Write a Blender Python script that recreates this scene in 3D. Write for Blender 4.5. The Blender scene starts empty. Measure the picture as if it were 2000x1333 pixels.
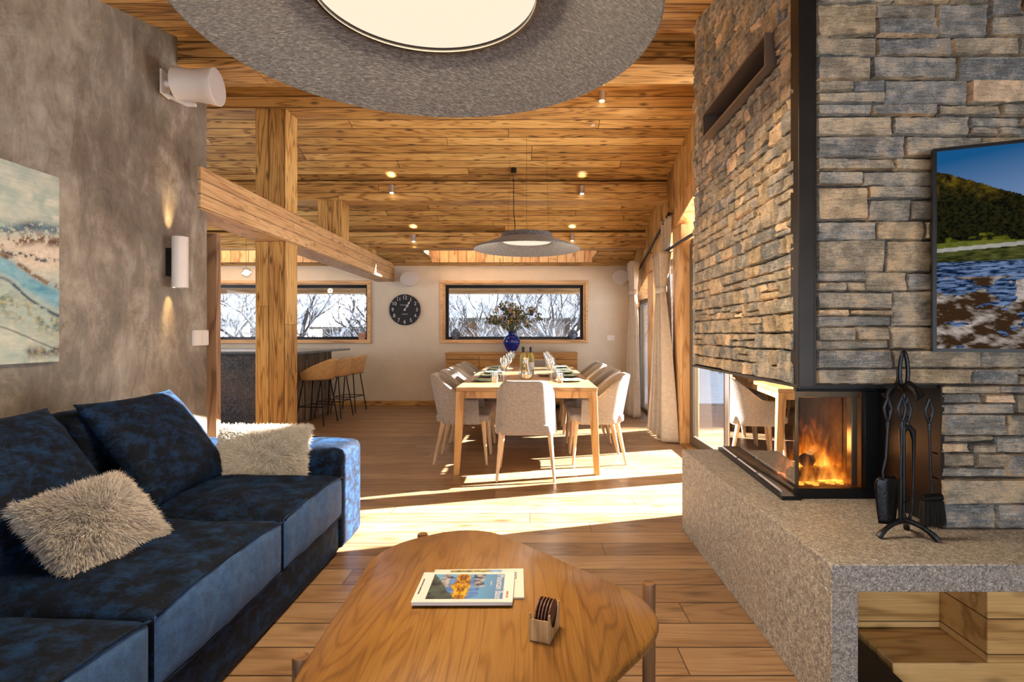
import bpy, math, random
import numpy as np
from mathutils import Vector, Matrix
random.seed(7)
S = bpy.context.scene
COL = S.collection
PI = math.pi

# ------------------------------------------------------------------ camera, world, sun, exposure
cam_d = bpy.data.cameras.new('camera')
cam_d.sensor_width = 36.0
cam_d.lens = 36.0 * 1100 / 2000
cam_d.shift_x = -0.021
cam_d.shift_y = -0.00625
cam_d.clip_start = 0.05
cam_d.clip_end = 400
cam = bpy.data.objects.new('camera', cam_d)
COL.objects.link(cam)
cam.location = (0, 0, 1.2)
cam.rotation_euler = (PI/2, 0, 0)
S.camera = cam

S.view_settings.view_transform = 'Standard'
S.view_settings.look = 'None'
S.view_settings.gamma = 1
S.view_settings.exposure = 0.18
S.view_settings.use_curve_mapping = False
S.cycles.use_denoising = True
S.cycles.sample_clamp_indirect = 6.0
S.cycles.max_bounces = 10
S.cycles.diffuse_bounces = 5
S.cycles.glossy_bounces = 4
S.cycles.transparent_max_bounces = 16
S.cycles.caustics_reflective = False
S.cycles.caustics_refractive = False

W = bpy.data.worlds.new('sky'); S.world = W
W.use_nodes = True
bg = W.node_tree.nodes['Background']
bg.inputs[0].default_value = (0.78, 0.87, 1.0, 1)
bg.inputs[1].default_value = 1.5

def light(name, kind, loc, energy, color, rot=None, aim=None, **kw):
    d = bpy.data.lights.new(name, kind)
    d.energy = energy; d.color = color
    for k, v in kw.items(): setattr(d, k, v)
    o = bpy.data.objects.new(name, d); COL.objects.link(o)
    o.location = loc
    if rot: o.rotation_euler = rot
    if aim: o.rotation_euler = Vector(aim).to_track_quat('-Z', 'Y').to_euler()
    return o

SUN_DIR = Vector((-1.0, -0.305, -0.50))
light('sun', 'SUN', (10, 6, 8), 105.0, (1.0, 0.93, 0.85), aim=SUN_DIR, angle=math.radians(0.6))
# unseen fill lamps, standing in for presumed windows behind the camera and in the kitchen
light('rear_fill_light', 'AREA', (0.3, -2.5, 1.25), 105, (0.80, 0.90, 1.0), aim=(0, 1, 0.0), shape='RECTANGLE', size=5.0, size_y=2.2)
light('kitchen_fill_light', 'AREA', (-6.15, 6.6, 1.5), 60, (0.90, 0.95, 1.0), aim=(1, 0, 0), shape='RECTANGLE', size=2.8, size_y=1.2)


# ------------------------------------------------------------------ materials
def new_mat(name):
    m = bpy.data.materials.new(name); m.use_nodes = True
    nt = m.node_tree; nt.nodes.clear()
    out = nt.nodes.new('ShaderNodeOutputMaterial')
    return m, nt, out

class N:
    """small node helper"""
    def __init__(s, nt): s.nt = nt
    def _in(s, sock, v):
        if v is None: return
        if isinstance(v, bpy.types.NodeSocket): s.nt.links.new(v, sock)
        else:
            if sock.type == 'RGBA' and len(v) == 3: v = (*v, 1)
            sock.default_value = v
    def math(s, op, a, b=None, c=None, clamp=False):
        n = s.nt.nodes.new('ShaderNodeMath'); n.operation = op; n.use_clamp = clamp
        s._in(n.inputs[0], a); s._in(n.inputs[1], b); s._in(n.inputs[2], c)
        return n.outputs[0]
    def coord(s, which='Object'):
        return s.nt.nodes.new('ShaderNodeTexCoord').outputs[which]
    def sep(s, v):
        n = s.nt.nodes.new('ShaderNodeSeparateXYZ'); s._in(n.inputs[0], v); return n.outputs
    def comb(s, x, y, z):
        n = s.nt.nodes.new('ShaderNodeCombineXYZ')
        s._in(n.inputs[0], x); s._in(n.inputs[1], y); s._in(n.inputs[2], z); return n.outputs[0]
    def noise(s, vec, scale=1.0, detail=4.0, rough=0.55, dist=0.0):
        n = s.nt.nodes.new('ShaderNodeTexNoise')
        s._in(n.inputs['Vector'], vec); n.inputs['Scale'].default_value = scale
        n.inputs['Detail'].default_value = detail; n.inputs['Roughness'].default_value = rough
        n.inputs['Distortion'].default_value = dist
        return n.outputs['Fac']
    def voronoi(s, vec, scale=1.0, feature='F1', out='Distance'):
        n = s.nt.nodes.new('ShaderNodeTexVoronoi'); n.feature = feature
        s._in(n.inputs['Vector'], vec); n.inputs['Scale'].default_value = scale
        return n.outputs[out]
    def white(s, v):
        n = s.nt.nodes.new('ShaderNodeTexWhiteNoise'); n.noise_dimensions = '1D'
        s._in(n.inputs['W'], v); return n.outputs['Value']
    def vmul(s, vec, xyz):
        n = s.nt.nodes.new('ShaderNodeVectorMath'); n.operation = 'MULTIPLY'
        s._in(n.inputs[0], vec); n.inputs[1].default_value = xyz; return n.outputs[0]
    def ramp(s, fac, stops, interp='LINEAR'):
        n = s.nt.nodes.new('ShaderNodeValToRGB'); n.color_ramp.interpolation = interp
        cr = n.color_ramp
        while len(cr.elements) < len(stops): cr.elements.new(0.5)
        for e, (p, c) in zip(cr.elements, stops):
            e.position = p; e.color = (*c, 1) if len(c) == 3 else c
        s._in(n.inputs[0], fac); return n.outputs[0]
    def mix(s, fac, a, b, mode='MIX'):
        n = s.nt.nodes.new('ShaderNodeMix'); n.data_type = 'RGBA'; n.blend_type = mode
        s._in(n.inputs[0], fac); s._in(n.inputs[6], a); s._in(n.inputs[7], b)
        return n.outputs[2]
    def bump(s, h, strength=0.3, dist=0.01, normal=None):
        n = s.nt.nodes.new('ShaderNodeBump')
        s._in(n.inputs['Height'], h); n.inputs['Strength'].default_value = strength
        n.inputs['Distance'].default_value = dist
        if normal: s._in(n.inputs['Normal'], normal)
        return n.outputs[0]
    def bsdf(s, color, rough=0.5, normal=None, **kw):
        n = s.nt.nodes.new('ShaderNodeBsdfPrincipled')
        s._in(n.inputs['Base Color'], color); s._in(n.inputs['Roughness'], rough)
        if normal: s._in(n.inputs['Normal'], normal)
        for k, v in kw.items(): s._in(n.inputs[k], v)
        return n.outputs[0]
    def out(s, o, sh): s.nt.links.new(sh, o.inputs['Surface'])

def plain(name, col, rough=0.5, metal=0.0, noise=0.0, nscale=40, bump=0.0, **kw):
    m, nt, out = new_mat(name); n = N(nt)
    c = col; nm = None
    if noise or bump:
        f = n.noise(n.coord(), nscale, 5, 0.6)
        if noise:
            lo = tuple(x*(1-noise) for x in col); hi = tuple(min(1, x*(1+noise)) for x in col)
            c = n.ramp(f, [(0.3, lo), (0.7, hi)])
        if bump: nm = n.bump(f, bump, 0.005)
    n.out(out, n.bsdf(c, rough, nm, Metallic=metal, **kw))
    return m

def wood(name, light_c, mid_c, dark_c, L='x', A='y', plank=None, plen=3.0, ring=26.0, rscale=0.9,
         across=6.0, knots=0.35, rw=0.40, rough=0.55, seam=0.004, var=0.35, bump=0.25, spec=0.35, knot_scale=1.0):
    """boards: grain runs along L, board widths are counted along A"""
    m, nt, out = new_mat(name); n = N(nt)
    ox, oy, oz = n.sep(n.coord())[:3]
    ax = {'x': ox, 'y': oy, 'z': oz}
    l, a = ax[L], ax[A]
    b = ax[[k for k in 'xyz' if k not in (L, A)][0]]
    if plank:
        q = n.math('DIVIDE', a, plank)
        pid = n.math('FLOOR', q)
        fr = n.math('FRACT', q)
        r1 = n.white(pid)
        q2 = n.math('DIVIDE', n.math('ADD', l, n.math('MULTIPLY', r1, 9.7)), plen)
        lid = n.math('FLOOR', q2); fr2 = n.math('FRACT', q2)
        rid = n.white(n.math('ADD', n.math('MULTIPLY', pid, 13.37), n.math('MULTIPLY', lid, 5.713)))
        e1 = n.math('MINIMUM', fr, n.math('SUBTRACT', 1.0, fr))
        e2 = n.math('MINIMUM', fr2, n.math('SUBTRACT', 1.0, fr2))
        s1 = n.math('LESS_THAN', e1, seam/plank)
        s2 = n.math('LESS_THAN', e2, seam*0.6/plen)
        sm = n.math('MAXIMUM', s1, s2)
        off = n.math('MULTIPLY', rid, 37.0)
    else:
        rid = 0.5; sm = None; off = 0.0
    l2 = n.math('ADD', l, off)
    vec = n.comb(n.math('MULTIPLY', l2, rscale), n.math('MULTIPLY', n.math('ADD', a, off), across), n.math('MULTIPLY', b, across))
    big = n.noise(vec, 1.0, 2.0, 0.45, 0.3)
    rings = n.math('SINE', n.math('MULTIPLY', big, ring*2.2))
    rings = n.math('MULTIPLY_ADD', rings, 0.5, 0.5)
    fvec = n.comb(n.math('MULTIPLY', l2, 4.0), n.math('MULTIPLY', a, 150.0), n.math('MULTIPLY', b, 150.0))
    fib = n.noise(fvec, 1.0, 3.0, 0.6)
    patch = n.noise(n.comb(n.math('MULTIPLY', l2, 1.4), n.math('MULTIPLY', a, 3.0), n.math('MULTIPLY', b, 3.0)), 1.0, 3.0)
    t = n.math('ADD', n.math('MULTIPLY', n.math('POWER', rings, 4.5), rw), n.math('MULTIPLY', fib, 0.70))
    t = n.math('ADD', t, n.math('MULTIPLY', n.math('SUBTRACT', patch, 0.5), 0.7))
    if plank:
        t = n.math('ADD', t, n.math('MULTIPLY', n.math('SUBTRACT', rid, 0.5), var))
    col = n.ramp(t, [(0.16, light_c), (0.42, mid_c), (0.85, dark_c)])
    if knots:
        kv = n.comb(n.math('MULTIPLY', l2, 3.6*knot_scale), n.math('MULTIPLY', a, 10.0*knot_scale), n.math('MULTIPLY', b, 10.0*knot_scale))
        kd = n.voronoi(kv, 1.0)
        kf = n.ramp(kd, [(0.06, (1, 1, 1)), (0.22, (0, 0, 0))])
        kf = n.math('MULTIPLY', kf, knots)
        col = n.mix(kf, col, tuple(x*0.22 for x in dark_c))
    h = n.math('MULTIPLY', n.math('ADD', rings, n.math('MULTIPLY', fib, 0.7)), -0.4)
    if sm is not None:
        col = n.mix(n.math('MULTIPLY', sm, 0.82), col, tuple(x*0.12 for x in dark_c))
        h = n.math('SUBTRACT', h, n.math('MULTIPLY', sm, 3.0))
    nm = n.bump(h, bump, 0.004)
    n.out(out, n.bsdf(col, rough, nm, **{'Specular IOR Level': spec}))
    return m

LARCH = ((0.70, 0.455, 0.175), (0.49, 0.275, 0.084), (0.13, 0.052, 0.014))
PALE = ((0.72, 0.49, 0.27), (0.60, 0.37, 0.18), (0.30, 0.155, 0.062))
OAK = ((0.44, 0.255, 0.095), (0.33, 0.17, 0.056), (0.16, 0.068, 0.018))
M = {}
M['ceil'] = wood('larch_ceiling_boards', *LARCH, L='x', A='y', plank=0.142, plen=2.6, knots=0.85, var=0.42, ring=30, across=8, seam=.006, rw=.34, rscale=.7)
M['beam_x'] = wood('larch_beam_across', *LARCH, L='x', A='z', plank=0.105, plen=9, knots=0.75, var=0.25, ring=30, across=9, seam=0.004, rw=.34, rscale=.7)
M['beam_y'] = wood('larch_beam_along', *PALE, L='y', A='z', plank=0.1, plen=9, knots=0.5, var=0.2, ring=34, across=11, seam=0.003, rw=.3, rscale=.7)
M['pale_x'] = wood('pale_larch_casing', *PALE, L='x', A='z', knots=0.3, ring=24, across=9, rw=.25, rscale=.7)
M['pale_out'] = wood('pale_larch_eave', *PALE, L='x', A='z', plank=.07, plen=7, knots=0.5, ring=24, across=9, rw=.2, rscale=.7)
M['beam_z'] = wood('larch_post', *LARCH, L='z', A='x', plank=0.148, plen=9, knots=0.7, var=0.2, ring=32, across=10, seam=0.003, rw=.36, rscale=.6)
M['clad_z'] = wood('larch_upright_cladding', *LARCH, L='z', A='y', plank=0.14, plen=6, knots=0.7, var=0.4, ring=28, across=8, rw=.3, seam=.005)
M['clad_zx'] = wood('larch_skylight_lining', *PALE, L='z', A='x', plank=0.15, plen=6, knots=0.6, var=0.4, ring=26, across=8, rw=.25, seam=.005)
M['pine_z'] = wood('pine_upright', (0.72, 0.46, 0.22), (0.60, 0.35, 0.15), (0.33, 0.17, 0.06), L='z', A='y', knots=0.45, ring=14)
M['pine_x'] = wood('pine_block', (0.72, 0.47, 0.20), (0.60, 0.36, 0.13), (0.33, 0.17, 0.05), L='x', A='z', plank=0.12, plen=5, knots=0.6, ring=14, seam=0.0025)
M['floor'] = wood('oak_floor_boards', (0.35, 0.222, 0.125), (0.25, 0.146, 0.073), (0.10, 0.050, 0.022), L='x', A='y', plank=0.18, plen=2.1, knots=0.6, rough=0.36, var=0.30, ring=20, rw=.2, across=7, bump=0.15, spec=0.5, knot_scale=0.6)
M['oak'] = wood('oak_furniture', *OAK, L='x', A='y', plank=0.14, plen=4.0, knots=0.0, rough=0.4, seam=0.0004, var=0.12, ring=16, rscale=1.2, bump=0.08, across=5)
M['oak_leg'] = wood('oak_leg', (0.56, 0.33, 0.13), (0.45, 0.24, 0.08), (0.25, 0.115, 0.035), L='z', A='x', knots=0.0, rough=0.45, ring=12, bump=0.08)
M['oak_cab'] = wood('oak_cabinet', (0.50, 0.28, 0.09), (0.40, 0.20, 0.055), (0.24, 0.11, 0.03), L='x', A='z', plank=0.2, plen=5, knots=0.0, rough=0.45, ring=10, bump=0.06)
M['table_top'] = wood('coffee_table_oak', (0.27, 0.135, 0.032), (0.195, 0.087, 0.017), (0.075, 0.027, 0.005), L='y', A='x', plank=0.135, plen=5.0, knots=0.0, rough=0.33, seam=0.0004, var=0.16, ring=34, rw=.22, rscale=1.0, bump=0.05, across=8, spec=0.5)
M['leg_brown'] = wood('brown_ash_leg', (0.26, 0.14, 0.065), (0.19, 0.095, 0.042), (0.09, 0.042, 0.018), L='z', A='x', knots=0.0, rough=0.45, ring=14)
M['chair_wood'] = wood('pale_chair_leg', (0.62, 0.45, 0.29), (0.52, 0.36, 0.22), (0.36, 0.23, 0.13), L='z', A='x', knots=0.0, rough=0.6, ring=8, bump=0.05)
M['stool_wood'] = wood('oak_bent_ply', (0.66, 0.42, 0.20), (0.54, 0.32, 0.13), (0.34, 0.18, 0.06), L='y', A='z', knots=0.0, rough=0.4, ring=14, rw=.15, bump=0.05, rscale=1.2, across=9)
M['slat'] = wood('grey_oak_slats', (0.38, 0.29, 0.21), (0.28, 0.20, 0.145), (0.11, 0.072, 0.05), L='z', A='y', plank=0.07, plen=9, knots=0.0, seam=0.008, var=0.5)
M['jamb'] = wood('weathered_oak_jamb', (0.42, 0.26, 0.155), (0.30, 0.175, 0.10), (0.14, 0.075, 0.04), L='z', A='x', knots=0.3)

def m_plaster():
    m, nt, out = new_mat('trowelled_grey_plaster'); n = N(nt)
    c = n.coord()
    a = n.noise(c, 1.3, 8, 0.68, 0.35)
    b = n.noise(n.vmul(c, (2.0, 3.5, 1.6)), 2.6, 10, 0.74, 0.6)
    w = n.noise(c, 3.0, 4, 0.6, 3.0)
    crk = n.math('ABSOLUTE', n.math('SUBTRACT', w, 0.5))
    crk = n.ramp(crk, [(0.0, (1, 1, 1)), (0.012, (0, 0, 0))])
    t = n.math('ADD', n.math('MULTIPLY', a, 0.55), n.math('MULTIPLY', b, 0.45))
    col = n.ramp(t, [(0.36, (0.080, 0.064, 0.049)), (0.49, (0.195, 0.166, 0.134)), (0.62, (0.40, 0.365, 0.315))])
    msk = n.ramp(n.noise(c, 2.1, 3), [(0.5, (0, 0, 0)), (0.62, (1, 1, 1))])
    col = n.mix(n.math('MULTIPLY', n.math('MULTIPLY', crk, msk), 0.55), col, (0.06, 0.045, 0.035))
    rr = n.ramp(b, [(0.35, (0.32,)*3), (0.65, (0.6,)*3)])
    n.out(out, n.bsdf(col, rr, n.bump(b, 0.35, 0.01), **{'Specular IOR Level': 0.4}))
    return m
M['plaster'] = m_plaster()

def m_stone():
    m, nt, out = new_mat('split_gneiss_stone'); n = N(nt)
    g = nt.nodes.new('ShaderNodeNewGeometry').outputs['Random Per Island']
    c = n.coord()
    base = n.ramp(g, [(0.0, (0.150, 0.170, 0.190)), (0.15, (0.20, 0.175, 0.14)), (0.29, (0.29, 0.225, 0.15)),
                      (0.40, (0.185, 0.18, 0.165)), (0.54, (0.23, 0.205, 0.165)), (0.66, (0.095, 0.120, 0.150)),
                      (0.78, (0.27, 0.21, 0.135)), (0.89, (0.56, 0.41, 0.28)), (0.95, (0.20, 0.20, 0.19))], 'CONSTANT')
    sx, sy, sz = n.sep(c)[:3]
    sh = n.math('MULTIPLY', g, 30)
    lay = n.noise(n.comb(n.math('ADD', n.math('MULTIPLY', sx, 5), sh), n.math('ADD', n.math('MULTIPLY', sy, 5), sh), n.math('MULTIPLY', sz, 85)), 1.0, 6, 0.75, 0.8)
    fine = n.noise(n.comb(n.math('ADD', n.math('MULTIPLY', sx, 22), sh), n.math('ADD', n.math('MULTIPLY', sy, 22), sh), n.math('MULTIPLY', sz, 330)), 1.0, 4, 0.75, 0.5)
    sp = n.noise(c, 190, 3, 0.7)
    bl = n.noise(c, 14, 4, 0.6)
    col = n.mix(n.ramp(lay, [(0.42, (0, 0, 0)), (0.62, (0.8,)*3)]), base, n.mix(0.45, base, (0.46, 0.37, 0.25)))
    col = n.mix(n.ramp(lay, [(0.30, (0.7,)*3), (0.42, (0, 0, 0))]), col, n.mix(0.7, base, (0.04, 0.04, 0.045)))
    col = n.mix(n.ramp(sp, [(0.55, (0, 0, 0)), (0.65, (0.4,)*3)]), col, (0.60, 0.55, 0.48))
    col = n.mix(n.ramp(sp, [(0.34, (0.5,)*3), (0.43, (0, 0, 0))]), col, (0.06, 0.055, 0.05))
    col = n.mix(n.ramp(fine, [(0.36, (0.75,)*3), (0.47, (0, 0, 0))]), col, n.mix(0.82, base, (0.02, 0.018, 0.015)))
    col = n.mix(n.ramp(fine, [(0.56, (0, 0, 0)), (0.68, (0.45,)*3)]), col, (0.58, 0.54, 0.47))
    col = n.mix(n.ramp(bl, [(0.4, (0.5,)*3), (0.6, (0, 0, 0))]), col, (0.12, 0.095, 0.065), 'MULTIPLY')
    col = n.mix(n.ramp(bl, [(0.5, (0, 0, 0)), (0.75, (0.45,)*3)]), col, (0.42, 0.27, 0.13))
    h = n.math('ADD', n.math('MULTIPLY', lay, 1.0), n.math('MULTIPLY', fine, 0.7))
    col = n.mix(1.0, col, (1.8, 1.77, 1.70), 'MULTIPLY')
    n.out(out, n.bsdf(col, 0.72, n.bump(h, 0.6, 0.007)))
    return m
M['stone'] = m_stone()
M['mortar'] = plain('dark_joint', (0.035, 0.028, 0.022), 0.9)

def m_granite(name, a, b, c3, scale=170):
    m, nt, out = new_mat(name); n = N(nt)
    c = n.coord()
    f = n.noise(c, scale, 3, 0.7); f2 = n.noise(c, scale*0.35, 4, 0.7); f3 = n.noise(c, 3.0, 4, 0.6)
    col = n.ramp(n.math('ADD', n.math('MULTIPLY', f, 0.6), n.math('MULTIPLY', f2, 0.4)), [(0.36, a), (0.5, b), (0.63, c3)])
    col = n.mix(n.ramp(f3, [(0.4, (0, 0, 0)), (0.7, (0.5,)*3)]), col, n.mix(0.5, col, (0.42, 0.30, 0.20)))
    n.out(out, n.bsdf(col, 0.6, n.bump(f, 0.3, 0.003)))
    return m
M['granite'] = m_granite('bush_hammered_granite', (0.06, 0.058, 0.056), (0.27, 0.25, 0.23), (0.62, 0.58, 0.53))
M['granite_dark'] = m_granite('dark_speckled_granite', (0.008, 0.010, 0.016), (0.045, 0.052, 0.072), (0.20, 0.22, 0.27), 110)
M['worktop'] = plain('polished_blue_worktop', (0.12, 0.15, 0.20), 0.12, noise=0.4, nscale=60)
M['cream'] = plain('cream_wall_paint', (0.62, 0.55, 0.45), 0.8, noise=0.06, nscale=3, bump=0.05)
M['black'] = plain('black_metal', (0.012, 0.012, 0.013), 0.35, 0.6)
M['iron'] = plain('wrought_iron', (0.012, 0.013, 0.016), 0.28, 0.7, noise=0.3, nscale=80, bump=0.2)
M['steel'] = plain('brown_steel', (0.026, 0.023, 0.022), 0.34, 0.6, noise=0.15, nscale=6)
M['vent_steel'] = plain('taupe_vent_steel', (0.21, 0.165, 0.135), 0.35, 0.5)
M['bronze'] = plain('bronze_lining', (0.22, 0.17, 0.12), 0.3, 0.8)
M['chrome'] = plain('brushed_aluminium', (0.62, 0.61, 0.66), 0.3, 0.9)
M['alu_dark'] = plain('umber_door_frame', (0.10, 0.088, 0.07), 0.4, 0.3)
M['white'] = plain('white_plastic', (0.74, 0.71, 0.69), 0.35)
M['grille'] = plain('speaker_cloth', (0.46, 0.43, 0.42), 0.8, noise=0.15, nscale=300)
M['brick'] = plain('firebrick', (0.10, 0.062, 0.04), 0.75, noise=0.5, nscale=9)
M['char'] = plain('charred_log', (0.03, 0.022, 0.02), 0.8, noise=0.8, nscale=25, bump=0.8)
M['snow'] = plain('snow', (0.86, 0.88, 0.93), 0.7, noise=0.06, nscale=1.5, bump=0.2)
M['bristle'] = plain('black_bristle', (0.012, 0.010, 0.010), 0.6)
M['paper'] = plain('white_paper', (0.62, 0.62, 0.64), 0.5)
M['plate'] = plain('green_grey_stoneware', (0.16, 0.20, 0.16), 0.25, noise=0.1, nscale=30)
M['plate_w'] = plain('pale_stoneware', (0.55, 0.54, 0.50), 0.2)
M['napkin'] = plain('sage_napkin', (0.30, 0.40, 0.32), 0.8, noise=0.2, nscale=60)
M['cobalt'] = plain('cobalt_glaze', (0.006, 0.018, 0.20), 0.08, noise=0.5, nscale=12)
M['urn'] = plain('painted_ceramic', (0.10, 0.13, 0.20), 0.15, noise=0.9, nscale=22)
M['leaf'] = plain('dried_leaf_green', (0.11, 0.12, 0.035), 0.6, noise=0.5, nscale=20)
M['bloom'] = plain('dusty_pink_bloom', (0.42, 0.27, 0.20), 0.7, noise=0.4, nscale=20)
M['bloom_y'] = plain('ochre_bloom', (0.50, 0.33, 0.06), 0.7, noise=0.4, nscale=20)
M['bloom_b'] = plain('navy_bloom', (0.02, 0.03, 0.10), 0.5)
M['wine'] = plain('white_wine_glass_bottle', (0.48, 0.42, 0.12), 0.06, **{'Transmission Weight': 0.45, 'IOR': 1.3})
M['burnt'] = plain('laser_cut_brown_board', (0.10, 0.035, 0.018), 0.6, noise=0.4, nscale=60)
M['ply'] = wood('thin_plywood', (0.55, 0.37, 0.19), (0.45, 0.28, 0.13), (0.28, 0.15, 0.06), L='z', A='x', knots=0, ring=30)

def m_fabric(name, a, b, scale=60, rough=0.9, sheen=0.3, weave=420):
    m, nt, out = new_mat(name); n = N(nt)
    c = n.coord()
    f = n.noise(c, scale, 5, 0.7); w = n.noise(c, weave, 2, 0.6)
    col = n.ramp(n.math('ADD', n.math('MULTIPLY', f, 0.6), n.math('MULTIPLY', w, 0.4)), [(0.36, a), (0.64, b)])
    n.out(out, n.bsdf(col, rough, n.bump(w, 0.25, 0.003), **{'Sheen Weight': sheen, 'Sheen Roughness': 0.4}))
    return m
M['fabric'] = m_fabric('taupe_wool_upholstery', (0.19, 0.165, 0.15), (0.36, 0.315, 0.285))
M['linen'] = m_fabric('natural_linen_curtain', (0.40, 0.34, 0.275), (0.56, 0.49, 0.41), 25)
M['seat_grey'] = m_fabric('charcoal_stool_pad', (0.05, 0.055, 0.06), (0.10, 0.11, 0.12))
def m_felt():
    m, nt, out = new_mat('marled_grey_felt'); n = N(nt)
    x, y, z = n.sep(n.coord())[:3]
    v = n.comb(n.math('MULTIPLY', n.math('ADD', x, n.math('MULTIPLY', y, 0.5)), 38), n.math('MULTIPLY', n.math('SUBTRACT', y, n.math('MULTIPLY', x, 0.5)), 150), n.math('MULTIPLY', z, 150))
    f = n.noise(v, 1.0, 5, 0.75, 0.5)
    col = n.ramp(f, [(0.33, (0.018, 0.018, 0.022)), (0.5, (0.10, 0.096, 0.10)), (0.68, (0.34, 0.32, 0.31))])
    n.out(out, n.bsdf(col, 0.95, n.bump(f, 0.4, 0.004), **{'Sheen Weight': 0.25}))
    return m
M['felt'] = m_felt()
def m_velvet():
    m, nt, out = new_mat('navy_velvet'); n = N(nt)
    c = n.coord()
    f = n.noise(n.vmul(c, (1, 1, 1.6)), 13, 8, 0.76, 0.25); g = n.noise(c, 260, 2, 0.6)
    k = n.ramp(f, [(0.46, (0, 0, 0)), (0.64, (1, 1, 1))])
    col = n.mix(k, (0.0005, 0.0022, 0.007), (0.0042, 0.024, 0.075))
    sh = n.math('MULTIPLY_ADD', k, 0.16, 0.06)
    n.out(out, n.bsdf(col, 0.75, n.bump(n.math('ADD', n.math('MULTIPLY', f, 0.6), n.math('MULTIPLY', g, 0.3)), 0.25, 0.01),
          **{'Sheen Weight': sh, 'Sheen Roughness': 0.32, 'Sheen Tint': (0.09, 0.30, 0.62, 1), 'Specular IOR Level': 0.15}))
    return m
M['velvet'] = m_velvet()
M['velvet_front_lit'] = m_fabric('painted_lit_navy_velvet', (0.009, 0.038, 0.115), (0.038, 0.110, 0.265), 22, .8, .0, 260)  # lighter copy of the velvet: light on the cushion fronts put into the colour
def m_fur(name, a, b):
    m, nt, out = new_mat(name); n = N(nt)
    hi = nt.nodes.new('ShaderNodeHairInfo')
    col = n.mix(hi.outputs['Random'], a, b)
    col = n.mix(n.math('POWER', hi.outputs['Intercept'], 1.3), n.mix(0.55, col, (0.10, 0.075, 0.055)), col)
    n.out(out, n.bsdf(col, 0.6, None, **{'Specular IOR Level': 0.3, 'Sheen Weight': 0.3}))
    return m
M['fur_taupe'] = m_fur('taupe_sheepskin', (0.27, 0.225, 0.19), (0.84, 0.78, 0.71))
M['fur_cream'] = m_fur('cream_sheepskin', (0.50, 0.42, 0.32), (0.93, 0.88, 0.79))
def m_glass(name, refl, tint=(1, 1, 1), rough=0.0, fres=None):
    m, nt, out = new_mat(name); n = N(nt)
    t = nt.nodes.new('ShaderNodeBsdfTransparent'); t.inputs[0].default_value = (*tint, 1)
    g = nt.nodes.new('ShaderNodeBsdfGlossy'); g.inputs['Roughness'].default_value = rough
    mx = nt.nodes.new('ShaderNodeMixShader')
    if fres:
        lw = nt.nodes.new('ShaderNodeLayerWeight'); lw.inputs[0].default_value = 0.5
        r0 = ((fres-1)/(fres+1))**2
        f = n.math('MULTIPLY_ADD', n.math('POWER', lw.outputs['Facing'], 4.2), 1-r0, r0)
        nt.links.new(n.math('ADD', f, refl, clamp=True), mx.inputs[0])
    else: mx.inputs[0].default_value = refl
    nt.links.new(t.outputs[0], mx.inputs[1]); nt.links.new(g.outputs[0], mx.inputs[2])
    nt.links.new(mx.outputs[0], out.inputs['Surface'])
    return m
M['pane'] = m_glass('window_glass', 0.0, (0.97, 0.98, 0.99), fres=1.35)
M['pane_door'] = m_glass('door_glass', 0.0, (0.93, 0.96, 0.98), fres=1.6)
M['mirror_glass'] = m_glass('coated_fire_glass', 0.46, (0.75, 0.66, 0.55), fres=1.45)
M['fire_glass'] = m_glass('front_fire_glass', 0.0, (0.92, 0.9, 0.88), fres=1.4)
M['crystal'] = m_glass('clear_glassware', 0.10, (0.95, 0.97, 0.98), fres=1.55)
def m_emit(name, col, s):
    m, nt, out = new_mat(name)
    e = nt.nodes.new('ShaderNodeEmission'); e.inputs[0].default_value = (*col, 1); e.inputs[1].default_value = s
    nt.links.new(e.outputs[0], out.inputs['Surface']); return m
M['diffuser'] = m_emit('lit_lamp_diffuser', (1.0, 0.82, 0.62), 0.95)
M['bulb'] = m_emit('lit_bulb', (1.0, 0.86, 0.62), 12.0)
M['ember'] = m_emit('glowing_ember', (1.0, 0.22, 0.03), 3.0)
def m_vcol(name, rough=0.5, emit=0.0):
    m, nt, out = new_mat(name); n = N(nt)
    a = nt.nodes.new('ShaderNodeVertexColor'); a.layer_name = 'Col'
    if emit:
        e = nt.nodes.new('ShaderNodeEmission'); nt.links.new(a.outputs[0], e.inputs[0]); e.inputs[1].default_value = emit
        nt.links.new(e.outputs[0], out.inputs['Surface'])
    else: n.out(out, n.bsdf(a.outputs[0], rough))
    return m
M['painting'] = m_vcol('abstract_oil_paint', 0.6)
M['screen'] = m_vcol('lit_screen', emit=0.75)
M['cover'] = m_vcol('printed_cover', 0.3)
def m_bark():
    m, nt, out = new_mat('snowy_bark'); n = N(nt)
    g = nt.nodes.new('ShaderNodeNewGeometry')
    z = n.sep(g.outputs['Normal'])[2]
    f = n.noise(n.coord(), 9, 4)
    s = n.math('GREATER_THAN', n.math('ADD', z, n.math('MULTIPLY', n.math('SUBTRACT', f, 0.5), 1.2)), 0.02)
    n.out(out, n.bsdf(n.mix(s, (0.11, 0.088, 0.075), (0.85, 0.87, 0.92)), 0.85)); return m
M['bark'] = m_bark()
def m_forest():
    m, nt, out = new_mat('snowy_forest_slope'); n = N(nt)
    c = n.coord()
    f = n.noise(n.vmul(c, (1, 1, 0.35)), 1.6, 6, 0.75, 0.5)
    n.out(out, n.bsdf(n.ramp(f, [(0.42, (0.16, 0.18, 0.19)), (0.52, (0.52, 0.55, 0.60)), (0.62, (0.85, 0.87, 0.92))]), 0.9)); return m
M['forest'] = m_forest()

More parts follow.
